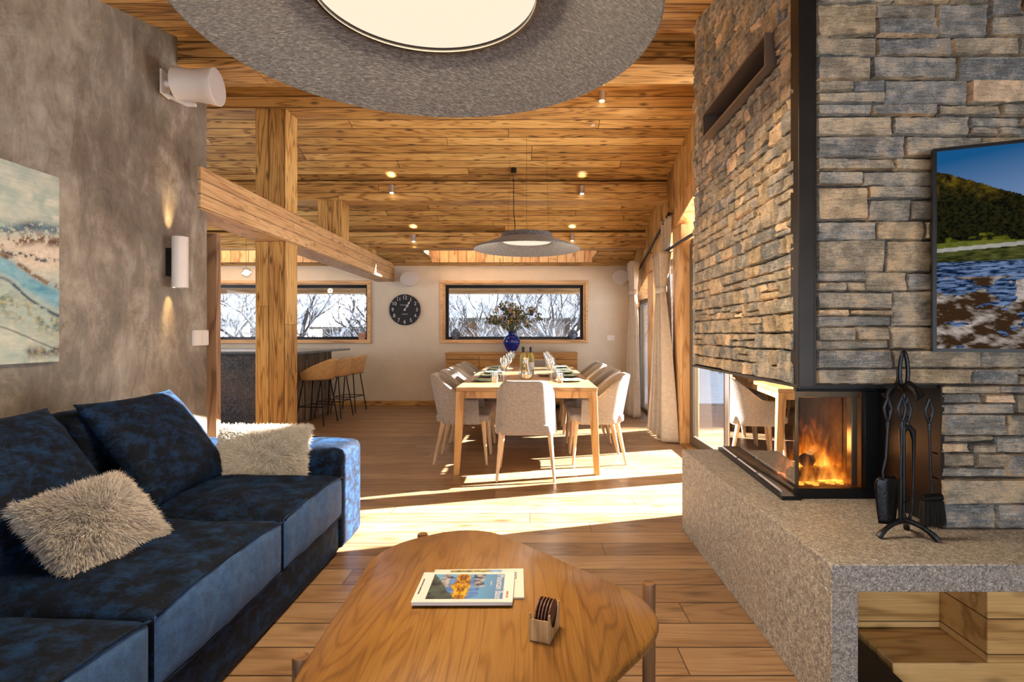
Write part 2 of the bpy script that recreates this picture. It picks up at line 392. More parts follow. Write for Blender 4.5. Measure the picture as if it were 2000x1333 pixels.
# ------------------------------------------------------------------ mesh helpers
class MB:
    def __init__(s): s.v = []; s.f = []
    def add(s, vs, fs):
        o = len(s.v); s.v += [tuple(p) for p in vs]; s.f += [tuple(i+o for i in f) for f in fs]; return s
    def box(s, x0, x1, y0, y1, z0, z1):
        vs = [(x, y, z) for z in (z0, z1) for y in (y0, y1) for x in (x0, x1)]
        return s.add(vs, [(0, 2, 3, 1), (4, 5, 7, 6), (0, 1, 5, 4), (2, 6, 7, 3), (0, 4, 6, 2), (1, 3, 7, 5)])
    def hexa(s, p):  # 8 points: bottom 4 ccw, top 4 ccw
        return s.add(p, [(0, 3, 2, 1), (4, 5, 6, 7), (0, 1, 5, 4), (1, 2, 6, 5), (2, 3, 7, 6), (3, 0, 4, 7)])
    def tube(s, pts, rad, seg=8, cap=True):
        pts = [Vector(p) for p in pts]; n = len(pts)
        if not hasattr(rad, '__len__'): rad = [rad]*n
        vs = []; fs = []; up = None
        for i, p in enumerate(pts):
            d = (pts[min(i+1, n-1)] - pts[max(i-1, 0)]).normalized()
            if up is None:
                up = Vector((0, 0, 1)) if abs(d.z) < 0.9 else Vector((1, 0, 0))
            a = d.cross(up)
            if a.length < 1e-5: a = d.cross(Vector((0, 1, 0)))
            a.normalize(); b = a.cross(d).normalized(); up = b
            for k in range(seg):
                t = 2*PI*k/seg
                vs.append(p + (a*math.cos(t) + b*math.sin(t))*rad[i])
        for i in range(n-1):
            for k in range(seg):
                k2 = (k+1) % seg
                fs.append((i*seg+k, i*seg+k2, (i+1)*seg+k2, (i+1)*seg+k))
        if cap:
            fs.append(tuple(range(seg-1, -1, -1))); fs.append(tuple((n-1)*seg+k for k in range(seg)))
        return s.add(vs, fs)
    def lathe(s, prof, c=(0, 0, 0), seg=32):
        vs = []; fs = []; n = len(prof)
        for k in range(seg):
            t = 2*PI*k/seg
            for r, z in prof: vs.append((c[0]+r*math.cos(t), c[1]+r*math.sin(t), c[2]+z))
        for k in range(seg):
            k2 = (k+1) % seg
            for i in range(n-1): fs.append((k*n+i, k2*n+i, k2*n+i+1, k*n+i+1))
        return s.add(vs, fs)
    def grid(s, f, nu, nv):
        vs = [f(i/nu, j/nv) for j in range(nv+1) for i in range(nu+1)]
        fs = [(j*(nu+1)+i, j*(nu+1)+i+1, (j+1)*(nu+1)+i+1, (j+1)*(nu+1)+i) for j in range(nv) for i in range(nu)]
        return s.add(vs, fs)
    def prism(s, poly, z0, z1):
        n = len(poly)
        vs = [(x, y, z0) for x, y in poly] + [(x, y, z1) for x, y in poly]
        return s.add(vs, [tuple(range(n-1, -1, -1)), tuple(range(n, 2*n))] + [(i, (i+1) % n, n+(i+1) % n, n+i) for i in range(n)])
    def build(s, name, mat, parent=None, bevel=0, smooth=False, seg=2, sub=0, loc=None):
        me = bpy.data.meshes.new(name); me.from_pydata(s.v, [], s.f); me.validate(); me.update()
        if isinstance(mat, str): mat = M[mat]
        me.materials.append(mat)
        o = bpy.data.objects.new(name, me); COL.objects.link(o)
        if parent: o.parent = parent
        if loc: o.location = loc
        if bevel:
            b = o.modifiers.new('bevel', 'BEVEL'); b.width = bevel; b.segments = seg; b.limit_method = 'ANGLE'; b.angle_limit = math.radians(40)
        if sub:
            q = o.modifiers.new('sub', 'SUBSURF'); q.levels = sub; q.render_levels = sub
        if smooth or bevel: me.shade_smooth(); 
        if bevel or smooth == 'auto':
            try: me.set_sharp_from_angle(angle=math.radians(42))
            except Exception: pass
        return o

def tag(o, label=None, cat=None, group=None, kind=None):
    if label: o['label'] = label
    if cat: o['category'] = cat
    if group: o['group'] = group
    if kind: o['kind'] = kind
    return o
def empty(name, loc=(0, 0, 0), rz=0, label=None, cat=None, group=None, kind=None):
    o = bpy.data.objects.new(name, None); COL.objects.link(o); o.location = loc; o.rotation_euler = (0, 0, rz)
    o.empty_display_size = 0.1
    return tag(o, label, cat, group, kind)
def struct(o, label=None): return tag(o, label, None, None, 'structure')
def kids(o): return [c for c in bpy.data.objects if c.parent == o]
def copy_tree(o, parent=None):
    c = o.copy(); COL.objects.link(c)
    if parent: c.parent = parent
    for ch in kids(o):
        if ch is not c: copy_tree(ch, c)
    return c
def fbm(x, y, seed=0, oct=5):
    """value noise on numpy arrays"""
    out = np.zeros_like(x, dtype=float); amp = 0.5; f = 1.0
    for o in range(oct):
        xi = np.floor(x*f).astype(np.int64); yi = np.floor(y*f).astype(np.int64)
        xf = x*f-xi; yf = y*f-yi
        def h(a, b):
            v = np.sin(a*127.1+b*311.7+seed*74.7+o*19.3)*43758.5453
            return v-np.floor(v)
        u = xf*xf*(3-2*xf); w = yf*yf*(3-2*yf)
        out += amp*((h(xi, yi)*(1-u)+h(xi+1, yi)*u)*(1-w)+(h(xi, yi+1)*(1-u)+h(xi+1, yi+1)*u)*w)
        amp *= 0.5; f *= 2.03
    return out
def picture(name, mat, origin, du, dv, nx, ny, func, parent=None):
    """a printed or painted surface: origin + u*du + v*dv, colours by func(U,V)->(...,3) linear"""
    us = (np.arange(nx+1))/nx; vs_ = (np.arange(ny+1))/ny
    U, V = np.meshgrid(us, vs_)
    C = np.clip(func(U, V), 0, 1)
    o3 = np.array(origin)[None, None]; P = o3 + U[..., None]*np.array(du)[None, None] + V[..., None]*np.array(dv)[None, None]
    mb = MB(); mb.v = [tuple(p) for p in P.reshape(-1, 3)]
    mb.f = [(j*(nx+1)+i, j*(nx+1)+i+1, (j+1)*(nx+1)+i+1, (j+1)*(nx+1)+i) for j in range(ny) for i in range(nx)]
    me = bpy.data.meshes.new(name); me.from_pydata(mb.v, [], mb.f); me.update()
    ca = me.color_attributes.new('Col', 'FLOAT_COLOR', 'POINT')
    buf = np.ones((len(mb.v), 4), dtype=np.float32); buf[:, :3] = C.reshape(-1, 3)
    ca.data.foreach_set('color', buf.ravel())
    me.materials.append(M[mat])
    o = bpy.data.objects.new(name, me); COL.objects.link(o)
    if parent: o.parent = parent
    return o
def text(name, body, mat, loc, size, rot, parent, ext=0.0005, align='CENTER', sx=1.0):
    c = bpy.data.curves.new(name, 'FONT'); c.body = body; c.size = size; c.extrude = ext
    c.align_x = align; c.align_y = 'CENTER'
    c.materials.append(M[mat] if isinstance(mat, str) else mat)
    q = bpy.data.objects.new(name, c); COL.objects.link(q)
    me = bpy.data.meshes.new_from_object(q.evaluated_get(bpy.context.evaluated_depsgraph_get()))
    bpy.data.objects.remove(q); bpy.data.curves.remove(c)
    o = bpy.data.objects.new(name, me); COL.objects.link(o); o.parent = parent
    o.location = loc; o.rotation_euler = rot; o.scale = (sx, 1, 1)
    return o
def mixc(a, b, t):
    t = np.clip(t, 0, 1)[..., None]; return np.array(a)*(1-t)+np.array(b)*t

# ------------------------------------------------------------------ room shell
RIDGE, ZR = 5.35, 3.56
def zc(y): return ZR - 0.289*(y-RIDGE) if y > RIDGE else ZR - 0.235*(RIDGE-y)

struct(MB().box(-6.2, 3.3, -2.6, 9.8, -0.12, 0.0).build('floor', 'floor'), 'wide oak floorboards with bright sun patches')
# ceiling with two skylight openings
def ceiling():
    xs = [-6.2, -5.6, -3.25, -1.68, 0.97, 2.9, 3.3]; ys = [-2.6, 3.7, RIDGE, 8.62, 9.36, 9.8]
    holes = {(1, 3), (3, 3), (5, 1), (5, 2), (5, 3), (5, 4)}
    m = MB()
    for i in range(6):
        for j in range(5):
            if (i, j) in holes: continue
            x0, x1, y0, y1 = xs[i], xs[i+1], ys[j], ys[j+1]
            m.hexa([(x0, y0, zc(y0)), (x1, y0, zc(y0)), (x1, y1, zc(y1)), (x0, y1, zc(y1)),
                    (x0, y0, zc(y0)+.2), (x1, y0, zc(y0)+.2), (x1, y1, zc(y1)+.2), (x0, y1, zc(y1)+.2)])
    struct(m.build('ceiling', 'ceil'), 'larch boarded pitched ceiling')
ceiling()
for k, (x0, x1) in enumerate(((-1.68, 0.97), (-5.6, -3.25))):
    r = empty('skylight_%s' % ('dining', 'kitchen')[k], ((x0+x1)/2, 9.0, 2.5)); struct(r, 'skylight well lined with pale upright boards over the %s' % ('dining end', 'kitchen')[k])
    r.name = 'window_%d' % (k+5)
    c = r.location
    m = MB(); zt = 3.12
    m.box(x0-c.x-.03, x1-c.x+.03, .345, .40, zc(9.36)-c.z, zt-c.z)
    m.box(x0-c.x-.03, x0-c.x+.01, -.38, .36, zc(8.62)-c.z-.15, zt-c.z).box(x1-c.x-.01, x1-c.x+.03, -.38, .36, zc(8.62)-c.z-.15, zt-c.z)
    m.box(x0-c.x-.03, x1-c.x+.03, -.42, -.37, zc(8.62)-c.z, zt-c.z)
    m.build('lining', 'clad_zx', r)
    MB().box(x0-c.x-.03, x1-c.x+.03, -.4, .4, zt-c.z, zt-c.z+.012).build('pane', 'pane', r)

def holed_wall(m, y0, y1, x0, x1, z0, z1, holes):
    xs = sorted({x0, x1, *[h[0] for h in holes], *[h[1] for h in holes]})
    zs = sorted({z0, z1, *[h[2] for h in holes], *[h[3] for h in holes]})
    for a, b in zip(xs, xs[1:]):
        for c, d in zip(zs, zs[1:]):
            if any(h[0]-1e-6 <= a and b <= h[1]+1e-6 and h[2]-1e-6 <= c and d <= h[3]+1e-6 for h in holes): continue
            m.box(a, b, y0, y1, c, d)
YB = 9.5
WIN = [(-1.53, 0.875, 1.095, 2.065), (-5.9, -2.78, 1.095, 2.065)]
m = MB(); holed_wall(m, YB, YB+.3, -6.2, 1.64, 0, 2.36, WIN)
struct(m.build('wall_back', 'cream'), 'cream painted end wall with two long windows and a clock')
struct(MB().box(-6.2, -2.66, YB-.02, YB, 0, .085).box(-2.66, 1.6, YB-.02, YB, 0, .085).build('baseboard_back', 'beam_x', bevel=.003), 'wooden skirting along the end wall')
for k, (x0, x1, z0, z1) in enumerate(WIN):
    r = struct(empty('window_%d' % (k+1), ((x0+x1)/2, YB, z0)), ('long window behind the dining table', 'long kitchen window behind the bar')[k])
    c = r.location; a, b, h = x0-c.x, x1-c.x, z1-z0
    t = .042
    MB().box(a-t, b+t, -.03, 0, h, h+t).box(a-t, b+t, -.03, 0, -t, 0).box(a-t, a, -.03, 0, 0, h).box(b, b+t, -.03, 0, 0, h).build('casing', 'pale_x', r, bevel=.004)
    MB().box(a, b, 0, .2, h-.02, h).box(a, b, -.01, .2, 0, .02).box(a, a+.03, 0, .2, .02, h-.02).box(b-.03, b, 0, .2, .02, h-.02).build('reveal', 'pale_x', r)
    f = .05
    MB().box(a+.03, b-.03, .12, .18, h-.02-f, h-.02).box(a+.03, b-.03, .12, .18, .02, .02+f).box(a+.03, a+.03+f, .12, .18, .02+f, h-.02-f).box(b-.03-f, b-.03, .12, .18, .02+f, h-.02-f).build('frame', 'black', r)
    MB().box(a+.08, b-.08, .145, .155, .07, h-.07).build('pane', 'pane', r)
# plastered wall on the left, cut out where the long beam rests on it
m = MB()
XL = -2.372
def wl(y0, y1, z0a, z0b, cap=True):
    m.hexa([(XL-.2, y0, z0a), (XL, y0, z0a), (XL, y1, z0a), (XL-.2, y1, z0a), (XL-.2, y0, zc(y0)), (XL, y0, zc(y0)), (XL, y1, zc(y1)), (XL-.2, y1, zc(y1))])
wl(-2.6, 3.98, 0, 0)
m.box(XL-.2, XL, 3.98, 4.09, 0, 2.09)
m.hexa([(XL-.2, 3.98, 2.395), (XL, 3.98, 2.395), (XL, 4.09, 2.395), (XL-.2, 4.09, 2.395), (XL-.2, 3.98, zc(3.98)), (XL, 3.98, zc(3.98)), (XL, 4.09, zc(4.09)), (XL-.2, 4.09, zc(4.09))])
struct(m.build('wall_left', 'plaster'), 'trowelled grey plaster wall behind the sofa')
struct(MB().box(-2.56, -2.375, 4.22, 4.28, 0, 1.96).build('trim_1', 'jamb', bevel=.004), 'weathered upright board at the end of the plaster wall')
# kitchen outer wall, its unseen opening added for the fill lamp
m = MB()
m.box(-6.4, -6.2, 4.0, 5.2, 0, 3.4).box(-6.4, -6.2, 8.0, 9.8, 0, 2.9).box(-6.4, -6.2, 5.2, 8.0, 0, .9).box(-6.4, -6.2, 5.2, 8.0, 2.1, 3.4)
struct(m.build('wall_kitchen', 'cream'), 'cream wall at the far side of the kitchen')
struct(MB().box(-6.4, XL-.2, 3.9, 4.0, 0, 3.2).build('wall_kitchen_near', 'cream'))
struct(MB().box(-2.6, -2.2, -2.8, -2.6, 0, 2.4).box(2.8, 3.5, -2.8, -2.6, 0, 2.4).box(-2.6, 3.5, -2.8, -2.6, 2.35, 2.6).box(-2.6, 3.5, -2.8, -2.6, 0, .15).build('wall_rear', 'cream'), 'unseen wall behind the viewer, its opening added for the fill light')  # opening added to match the unseen rear fill lamp
# purlins
def purlin(i, x0, x1, y0, y1, z0, z1, lab):
    struct(MB().box(x0, x1, y0, y1, z0, z1).build('trim_%d' % i, 'beam_x', bevel=.006), lab)
purlin(2, -2.4, 1.5, 3.75, 4.05, 3.00, 3.20, 'dark faced ceiling beam nearest the big lamp')
purlin(3, -6.2, 1.64, 5.352, 5.61, 3.35, 3.56, 'ceiling beam at the ridge')
purlin(4, -6.2, 1.64, 6.90, 7.18, 2.845, 3.08, 'ceiling beam above the middle of the dining table')
purlin(5, -6.2, 1.64, 8.20, 8.43, 2.458, 2.69, 'ceiling beam nearest the end wall')
purlin(9, -1.9, 1.64, .9, 1.16, 2.35, 2.56, 'ceiling beam over the sofa')
# long beam and posts
struct(MB().box(-2.645, -2.35, 3.985, YB, 2.09, 2.395).build('trim_6', 'beam_y', bevel=.008), 'long pale beam running from the plaster wall to the end wall')
struct(MB().box(-2.645, -2.35, 5.352, 5.61, 0, 2.09).box(-2.645, -2.35, 5.352, 5.61, 2.395, 3.35).build('trim_7', 'beam_z', bevel=.008), 'tall larch post beside the bar stools')
struct(MB().box(-2.645, -2.35, 6.9, 7.18, 2.395, 2.845).build('trim_8', 'beam_z', bevel=.006), 'short larch post on the long beam')
struct(MB().box(-2.645, -2.35, 8.2, 8.43, 2.395, 2.458).build('trim_10', 'beam_z'), 'last short post stub on the long beam')
# right wall : timber frame, cladding and glazing
XR = 1.64
def zh(y): return 2.56-0.25*(y-6.66)
m = MB()
m.hexa([(XR, 3.5, zh(3.5)), (XR+.2, 3.5, zh(3.5)), (XR+.2, YB+.3, zh(YB+.3)), (XR, YB+.3, zh(YB+.3)),
        (XR, 3.5, 3.2), (XR+.2, 3.5, 3.2), (XR+.2, YB+.3, 2.3), (XR, YB+.3, 2.3)])
m.v = m.v[:-4]; m.f = []
ys = [3.5, RIDGE, YB+.3]
m = MB()
for y0, y1 in zip(ys, ys[1:]):
    m.hexa([(XR, y0, zh(y0)), (XR+.2, y0, zh(y0)), (XR+.2, y1, zh(y1)), (XR, y1, zh(y1)), (XR, y0, zc(y0)), (XR+.2, y0, zc(y0)), (XR+.2, y1, zc(y1)), (XR, y1, zc(y1))])
struct(m.build('wall_right', 'clad_z'), 'upright larch cladding above the glazed side')
m = MB()
m.hexa([(XR-.03, 3.5, zh(3.5)-.2), (XR+.2, 3.5, zh(3.5)-.2), (XR+.2, YB, zh(YB)-.2), (XR-.03, YB, zh(YB)-.2),
        (XR-.03, 3.5, zh(3.5)), (XR+.2, 3.5, zh(3.5)), (XR+.2, YB, zh(YB)), (XR-.03, YB, zh(YB))])
struct(m.build('trim_11', 'pine_z', bevel=.006), 'sloping pine head beam over the glazed side')
for k, (y0, y1) in enumerate(((6.12, 6.48), (7.55, 7.9), (9.1, 9.5))):
    struct(MB().box(1.60, 1.80, y0, y1, 0, zh(y1)-.2).build('trim_%d' % (12+k), 'pine_z', bevel=.006), ('pine post beside the sliding door', 'pine post between the two curtains', 'pine post against the end wall')[k])
struct(MB().box(1.60, 1.685, 3.6, 6.12, 0, .022).build('trim_15', 'oak', bevel=.003), 'oak threshold strip along the sliding door')
struct(MB().box(1.60, 1.84, 3.50, 3.93, 0, 2.95).build('trim_19', 'pine_z', bevel=.004), 'pine jamb of the sliding door behind the chimney')
# sliding door
r = struct(empty('door_1', (1.72, 3.6, 0)), 'dark framed sliding glass door beyond the fireplace')
def rect_frame(m, x0, x1, y0, y1, z0, z1, t):
    m.box(x0, x1, y0, y1, z0, z0+t).box(x0, x1, y0, y1, z1-t, z1).box(x0, x1, y0, y0+t, z0+t, z1-t).box(x0, x1, y1-t, y1, z0+t, z1-t)
m = MB(); rect_frame(m, -.03, .05, 0, 2.5, 0.0, 2.18, .05); m.build('frame', 'alu_dark', r, bevel=.004)
m = MB(); rect_frame(m, -.035, .0, 1.32, 2.44, .05, 2.13, .075); m.build('sash', 'alu_dark', r, bevel=.004)
MB().box(-.05, .03, 1.22, 1.32, .05, 2.13).build('meeting_stile', 'chrome', r, bevel=.006)
MB().box(-.045, .035, 1.13, 1.22, .05, 2.13).build('stile', 'black', r, bevel=.004)
MB().box(-.02, -.014, 1.40, 2.37, .12, 2.06).box(.014, .02, .05, 1.13, .05, 2.13).build('pane', 'pane_door', r)
m = MB()
y0, y1 = 0, 2.5
m.box(-.02, .04, 0, 2.5, 2.18, 2.23)
m.build('transom', 'alu_dark', r)
m = MB().add([(0, .03, 2.23), (0, 2.48, 2.23), (0, 2.48, zh(6.1)-.2), (0, .03, zh(3.63)-.2)], [(0, 1, 2, 3)])
m.build('upper_pane', 'pane', r)
for k, (y0, y1) in enumerate(((6.48, 7.55), (7.9, 9.1))):
    r = struct(empty('window_%d' % (k+3), (1.74, y0, 0)), ('tall window behind the nearer curtain', 'tall window behind the farther curtain')[k])
    m = MB(); d = y1-y0
    zt = zh(y1)-.2
    rect_frame(m, -.03, .03, 0, d, 0, zt, .06); m.build('frame', 'alu_dark', r, bevel=.003)
    MB().box(-.005, .005, .06, d-.06, .06, zt-.06).build('pane', 'pane_door', r)
# the parts of the room right of and behind the fireplace
struct(MB().box(3.3, 3.5, -2.6, 3.7, 0, 3.4).build('wall_near_right', 'cream'))
struct(MB().box(1.84, 3.3, 3.5, 3.7, 0, 3.5).build('wall_behind_chimney', 'cream'))

# ------------------------------------------------------------------ fireplace
def stone_face(p0, du, dz_n, W_, Z0, Z1, nrm, skip=None, seed=1, hrange=(.034, .082), lrange=(.09, .30), relief=.015):
    """courses of split stone: p0 origin at z=0, du unit vector along the wall, nrm outward normal"""
    rnd = random.Random(seed); m = MB()
    du = Vector(du).normalized(); nrm = Vector(nrm).normalized(); p0 = Vector(p0)
    H = Z1-Z0; cell = .012
    # rows
    z = Z0; rows = []
    while z < Z1-.02:
        h = rnd.uniform(*hrange)
        if Z1-(z+h) < .03: h = Z1-z
        rows.append((z, z+h)); z += h
    taken = []   # stones that rise through two courses
    def stone(u0, u1, z0, z1):
        if skip and skip(u0, u1, z0, z1): return
        g = .0017; out = rnd.uniform(.0, relief); tilt = rnd.uniform(-.005, .005); tz = rnd.uniform(-.004, .004)
        lu, lz = u1-u0, z1-z0
        nu = max(4, int(lu/.022)+2); nz = max(4, int(lz/.018)+2)
        s0 = rnd.uniform(-.006, .006); s1 = rnd.uniform(-.006, .006); jb = [rnd.uniform(-.004, .004) for _ in range(4)]
        ph = rnd.uniform(0, 50)
        A = []
        for j in range(nz+1):
            for i in range(nu+1):
                a = (0, 1)[i == nu] if i in (0, nu) else (.006+(lu-.012)*(i-1)/(nu-2))/lu
                b = (0, 1)[j == nz] if j in (0, nz) else (.005+(lz-.010)*(j-1)/(nz-2))/lz
                ex = min(a, 1-a)*(u1-u0); ez = min(b, 1-b)*(z1-z0)
                edge = min(1, .75+ex/.02)*min(1, .75+ez/.02)
                rough = .0045*math.sin(i*1.7+ph)*math.cos(j*2.1+ph*2) + rnd.uniform(-.0018, .0018)
                d = -.012 + (out+.012+tilt*(a-.5)*2+tz*(b-.5)*2+rough)*(.25+.75*edge if (ex > 1e-9 and ez > 1e-9) else .25)
                u = u0+g+(u1-u0-2*g)*a + (s0*(1-a)+s1*a)*(b-.5)*(1 if 0 <= a <= 1 else 0)
                zz = z0+g+(z1-z0-2*g)*b + jb[0]*(1-a)*(1-b)+jb[1]*a*(1-b)+jb[2]*a*b+jb[3]*(1-a)*b
                if 0 < i < nu and j in (0, nz): zz += rnd.uniform(-.0022, .0022)
                u = min(max(u, 0), W_); zz = min(max(zz, Z0), Z1)
                A.append(p0+du*u+Vector((0, 0, zz))+nrm*d)
        fs = [(j*(nu+1)+i, j*(nu+1)+i+1, (j+1)*(nu+1)+i+1, (j+1)*(nu+1)+i) for j in range(nz) for i in range(nu)]
        # returns to the joint depth
        ring = [i for i in range(nu+1)] + [j*(nu+1)+nu for j in range(1, nz+1)] + [nz*(nu+1)+i for i in range(nu-1, -1, -1)] + [j*(nu+1) for j in range(nz-1, 0, -1)]
        base = len(A)
        for k in ring: A.append(A[k]-nrm*.03)
        L = len(ring)
        fs += [(ring[(k+1) % L], ring[k], base+k, base+(k+1) % L) for k in range(L)]
        m.add(A, fs)
    for ri, (z0, z1) in enumerate(rows):
        u = 0.0
        occ = sorted([t for t in taken if t[0] == ri], key=lambda t: t[1])
        while u < W_-1e-4:
            hit = [t for t in occ if t[1] <= u+1e-4 < t[2]]
            if hit: u = hit[0][2]; continue
            nxt = min([t[1] for t in occ if t[1] > u+1e-4] + [W_])
            l = rnd.uniform(*lrange)*(.75+(z1-z0)*4)
            if nxt-(u+l) < .07: l = nxt-u
            l = min(l, nxt-u)
            if l > .1 and rnd.random() < .16 and ri+1 < len(rows) and (rows[ri+1][1]-z0) < .13:
                stone(u, u+l, z0, rows[ri+1][1]); taken.append((ri+1, u, u+l))
            elif l > .12 and (z1-z0) > .06 and rnd.random() < .30:
                zm = z0+(z1-z0)*rnd.uniform(.35, .65); um = u+l*rnd.uniform(.4, .6)
                if rnd.random() < .5: stone(u, u+l, z0, zm); stone(u, um, zm, z1); stone(um, u+l, zm, z1)
                else: stone(u, um, z0, zm); stone(um, u+l, z0, zm); stone(u, u+l, zm, z1)
            else: stone(u, u+l, z0, z1)
            u += l
    return m
LZ = 1.015     # underside of the stone mass
HZ = .493      # top of the granite bench
FP = empty('fireplace', (1.4, 2.5, HZ), 0, 'stone clad corner fireplace with glass firebox and dark steel corner', 'fireplace')
def fpb(mb, name, mat, **k):
    o = mb.build(name, mat, FP, **k); o.location = -FP.location; return o
p0 = Vector((.965, 2.07, 0)); p1 = Vector((.992, 3.48, 0)); dv = (p1-p0); wl_ = dv.length
VU0, VU1 = .42, 1.36
def ceil_skip(u0, u1, z0, z1): return z0 > zc(2.07+min(u0, u1))+.02
VY0, VY1, VZ0, VZ1 = 2.26, 3.07, 2.28, 2.395
dvn = dv.normalized()
mleft = MB()
for (ua, ub, za, zb_, sd) in ((0, wl_, LZ, VZ0-.014, 5), (0, VY0-.014-2.07, VZ0-.014, VZ1+.014, 6), (VY1+.014-2.07, wl_, VZ0-.014, VZ1+.014, 7), (0, wl_, VZ1+.014, 3.2, 8)):
    q = stone_face(p0+dvn*ua, dv, 0, ub-ua, za, zb_, (-1, .019, 0), skip=ceil_skip if sd == 8 else None, seed=sd, hrange=(.035, .075), lrange=(.06, .19), relief=.010)
    mleft.add(q.v, q.f)
fpb(mleft, 'stone_cladding', 'stone', smooth='auto')
def front_skip(u0, u1, z0, z1):
    x0, x1 = 1.03+u0, 1.03+u1
    return (x0 < 1.478 and z0 < LZ-.002) or z0 > 2.86
# split so that stones end cleanly at the firebox opening
ma = stone_face((1.03, 2.05, 0), (1, 0, 0), 0, 1.5, LZ, 2.8, (0, -1, 0), seed=11, hrange=(.042, .088), lrange=(.13, .32))
fpb(ma, 'stone_cladding', 'stone', smooth='auto')
mc = stone_face((1.478, 2.05, 0), (1, 0, 0), 0, 1.05, HZ, LZ, (0, -1, 0), seed=23, hrange=(.058, .095), lrange=(.16, .34))
fpb(mc, 'stone_cladding', 'stone', smooth='auto')
# masonry core
m = MB()
m.hexa([(1.16, 2.06, LZ), (2.6, 2.06, LZ), (2.6, 3.49, LZ), (1.16, 3.49, LZ), (1.16, 2.06, zc(2.06)), (2.6, 2.06, zc(2.06)), (2.6, 3.49, zc(3.49)), (1.16, 3.49, zc(3.49))])
m.box(1.0, 1.16, 2.06, 3.49, LZ, VZ0-.012).box(1.0, 1.16, 2.06, VY0-.012, VZ0-.012, VZ1+.012).box(1.0, 1.16, VY1+.012, 3.49, VZ0-.012, VZ1+.012)
m.hexa([(1.0, 2.06, VZ1+.012), (1.16, 2.06, VZ1+.012), (1.16, 3.49, VZ1+.012), (1.0, 3.49, VZ1+.012), (1.0, 2.06, zc(2.06)), (1.16, 2.06, zc(2.06)), (1.16, 3.49, zc(3.49)), (1.0, 3.49, zc(3.49))])
m.box(1.50, 2.6, 2.06, 3.49, HZ, LZ)
fpb(m, 'masonry_core', 'mortar')
fpb(MB().box(.958, 1.014, 2.035, 2.10, LZ-.003, 2.9).box(1.014, 1.03, 2.05, 2.1, LZ-.003, 2.9), 'corner_trim', 'steel', bevel=.002)
fpb(MB().box(.975, 1.5, 2.06, 3.48, LZ-.012, LZ), 'lintel_plate', 'black')
# vent slot in the left face
vz0, vz1 = 2.33, 2.46
def vent():
    # long steel letterbox let into the left face, its outer frame standing proud
    y0, y1, z0, z1, xo, t = VY0, VY1, VZ0, VZ1, .925, .012
    m = MB()
    m.box(xo, 1.15, y0, y1, z1, z1+t).box(xo, 1.15, y0, y1, z0-t, z0).box(xo, 1.15, y0-t, y0, z0-t, z1+t).box(xo, 1.15, y1, y1+t, z0-t, z1+t)
    fpb(m, 'vent_frame', 'vent_steel')
    fpb(MB().box(1.145, 1.155, y0, y1, z0, z1), 'vent_back', 'black')
vent()
# side reveal
fpb(MB().box(1.478, 1.492, 2.045, 2.42, HZ, LZ), 'side_panel', 'steel')
# firebox
gx0, gx1, gy = 1.13, 1.49, 2.42
m = MB()
m.box(gx0, gx1, gy, gy+.03, HZ, HZ+.045).box(gx0, gx1, gy, gy+.03, .955, LZ).box(1.425, gx1, gy, gy+.03, HZ+.045, .955)
fpb(m, 'firebox_frame', 'black', bevel=.002)
fpb(MB().box(gx0+.01, 1.425, gy+.04, gy+.06, .925, .955).box(1.39, 1.415, gy+.04, gy+.08, HZ+.045, .93).box(gx0+.012, gx0+.03, gy+.04, gy+.06, HZ+.045, .93), 'inner_trim', 'bronze', bevel=.003)
fpb(MB().box(gx0+.004, 1.425, gy+.012, gy+.018, HZ+.045, .955), 'front_glass', 'fire_glass')
fpb(MB().add([(gx0, gy+.015, HZ+.03), (1.20, 3.44, HZ+.03), (1.20, 3.44, LZ-.012), (gx0, gy+.015, LZ-.012)], [(0, 1, 2, 3)]), 'side_glass', 'mirror_glass')
fpb(MB().box(1.2, 1.46, 3.42, 3.45, HZ, LZ-.012), 'rear_frame', 'black')
m = MB()
for i in range(5): m.box(1.45-.0, 1.462, 2.46+i*.19, 2.64+i*.19, HZ, LZ-.012)
for i in range(3): m.box(1.215+i*.08, 1.29+i*.08, 3.395, 3.415, HZ, LZ-.012)
fpb(m, 'firebox_lining', 'brick', bevel=.004)
fpb(MB().box(1.15, 1.47, 2.45, 3.42, HZ, HZ+.03), 'firebox_base', 'brick')
m = MB()
m.add([(gx0-.07, gy-.02, HZ+.018), (gx0+.01, gy-.02, HZ+.018), (1.20, 3.45, HZ+.018), (1.13, 3.45, HZ+.018), (gx0-.07, gy-.02, HZ), (gx0+.01, gy-.02, HZ), (1.20, 3.45, HZ), (1.13, 3.45, HZ)],
      [(0, 1, 2, 3), (4, 7, 6, 5), (0, 4, 5, 1), (3, 2, 6, 7), (0, 3, 7, 4), (1, 5, 6, 2)])
fpb(m, 'air_inlet_rail', 'black')
m = MB()
for i in range(3): m.tube([(gx0-.055+.07*(t*.32+.03+i*.33), gy+1.0*(t*.30+.03+i*.33), HZ+.026) for t in (0, 1)], .006, 6)
fpb(m, 'inlet_bar', 'chrome')
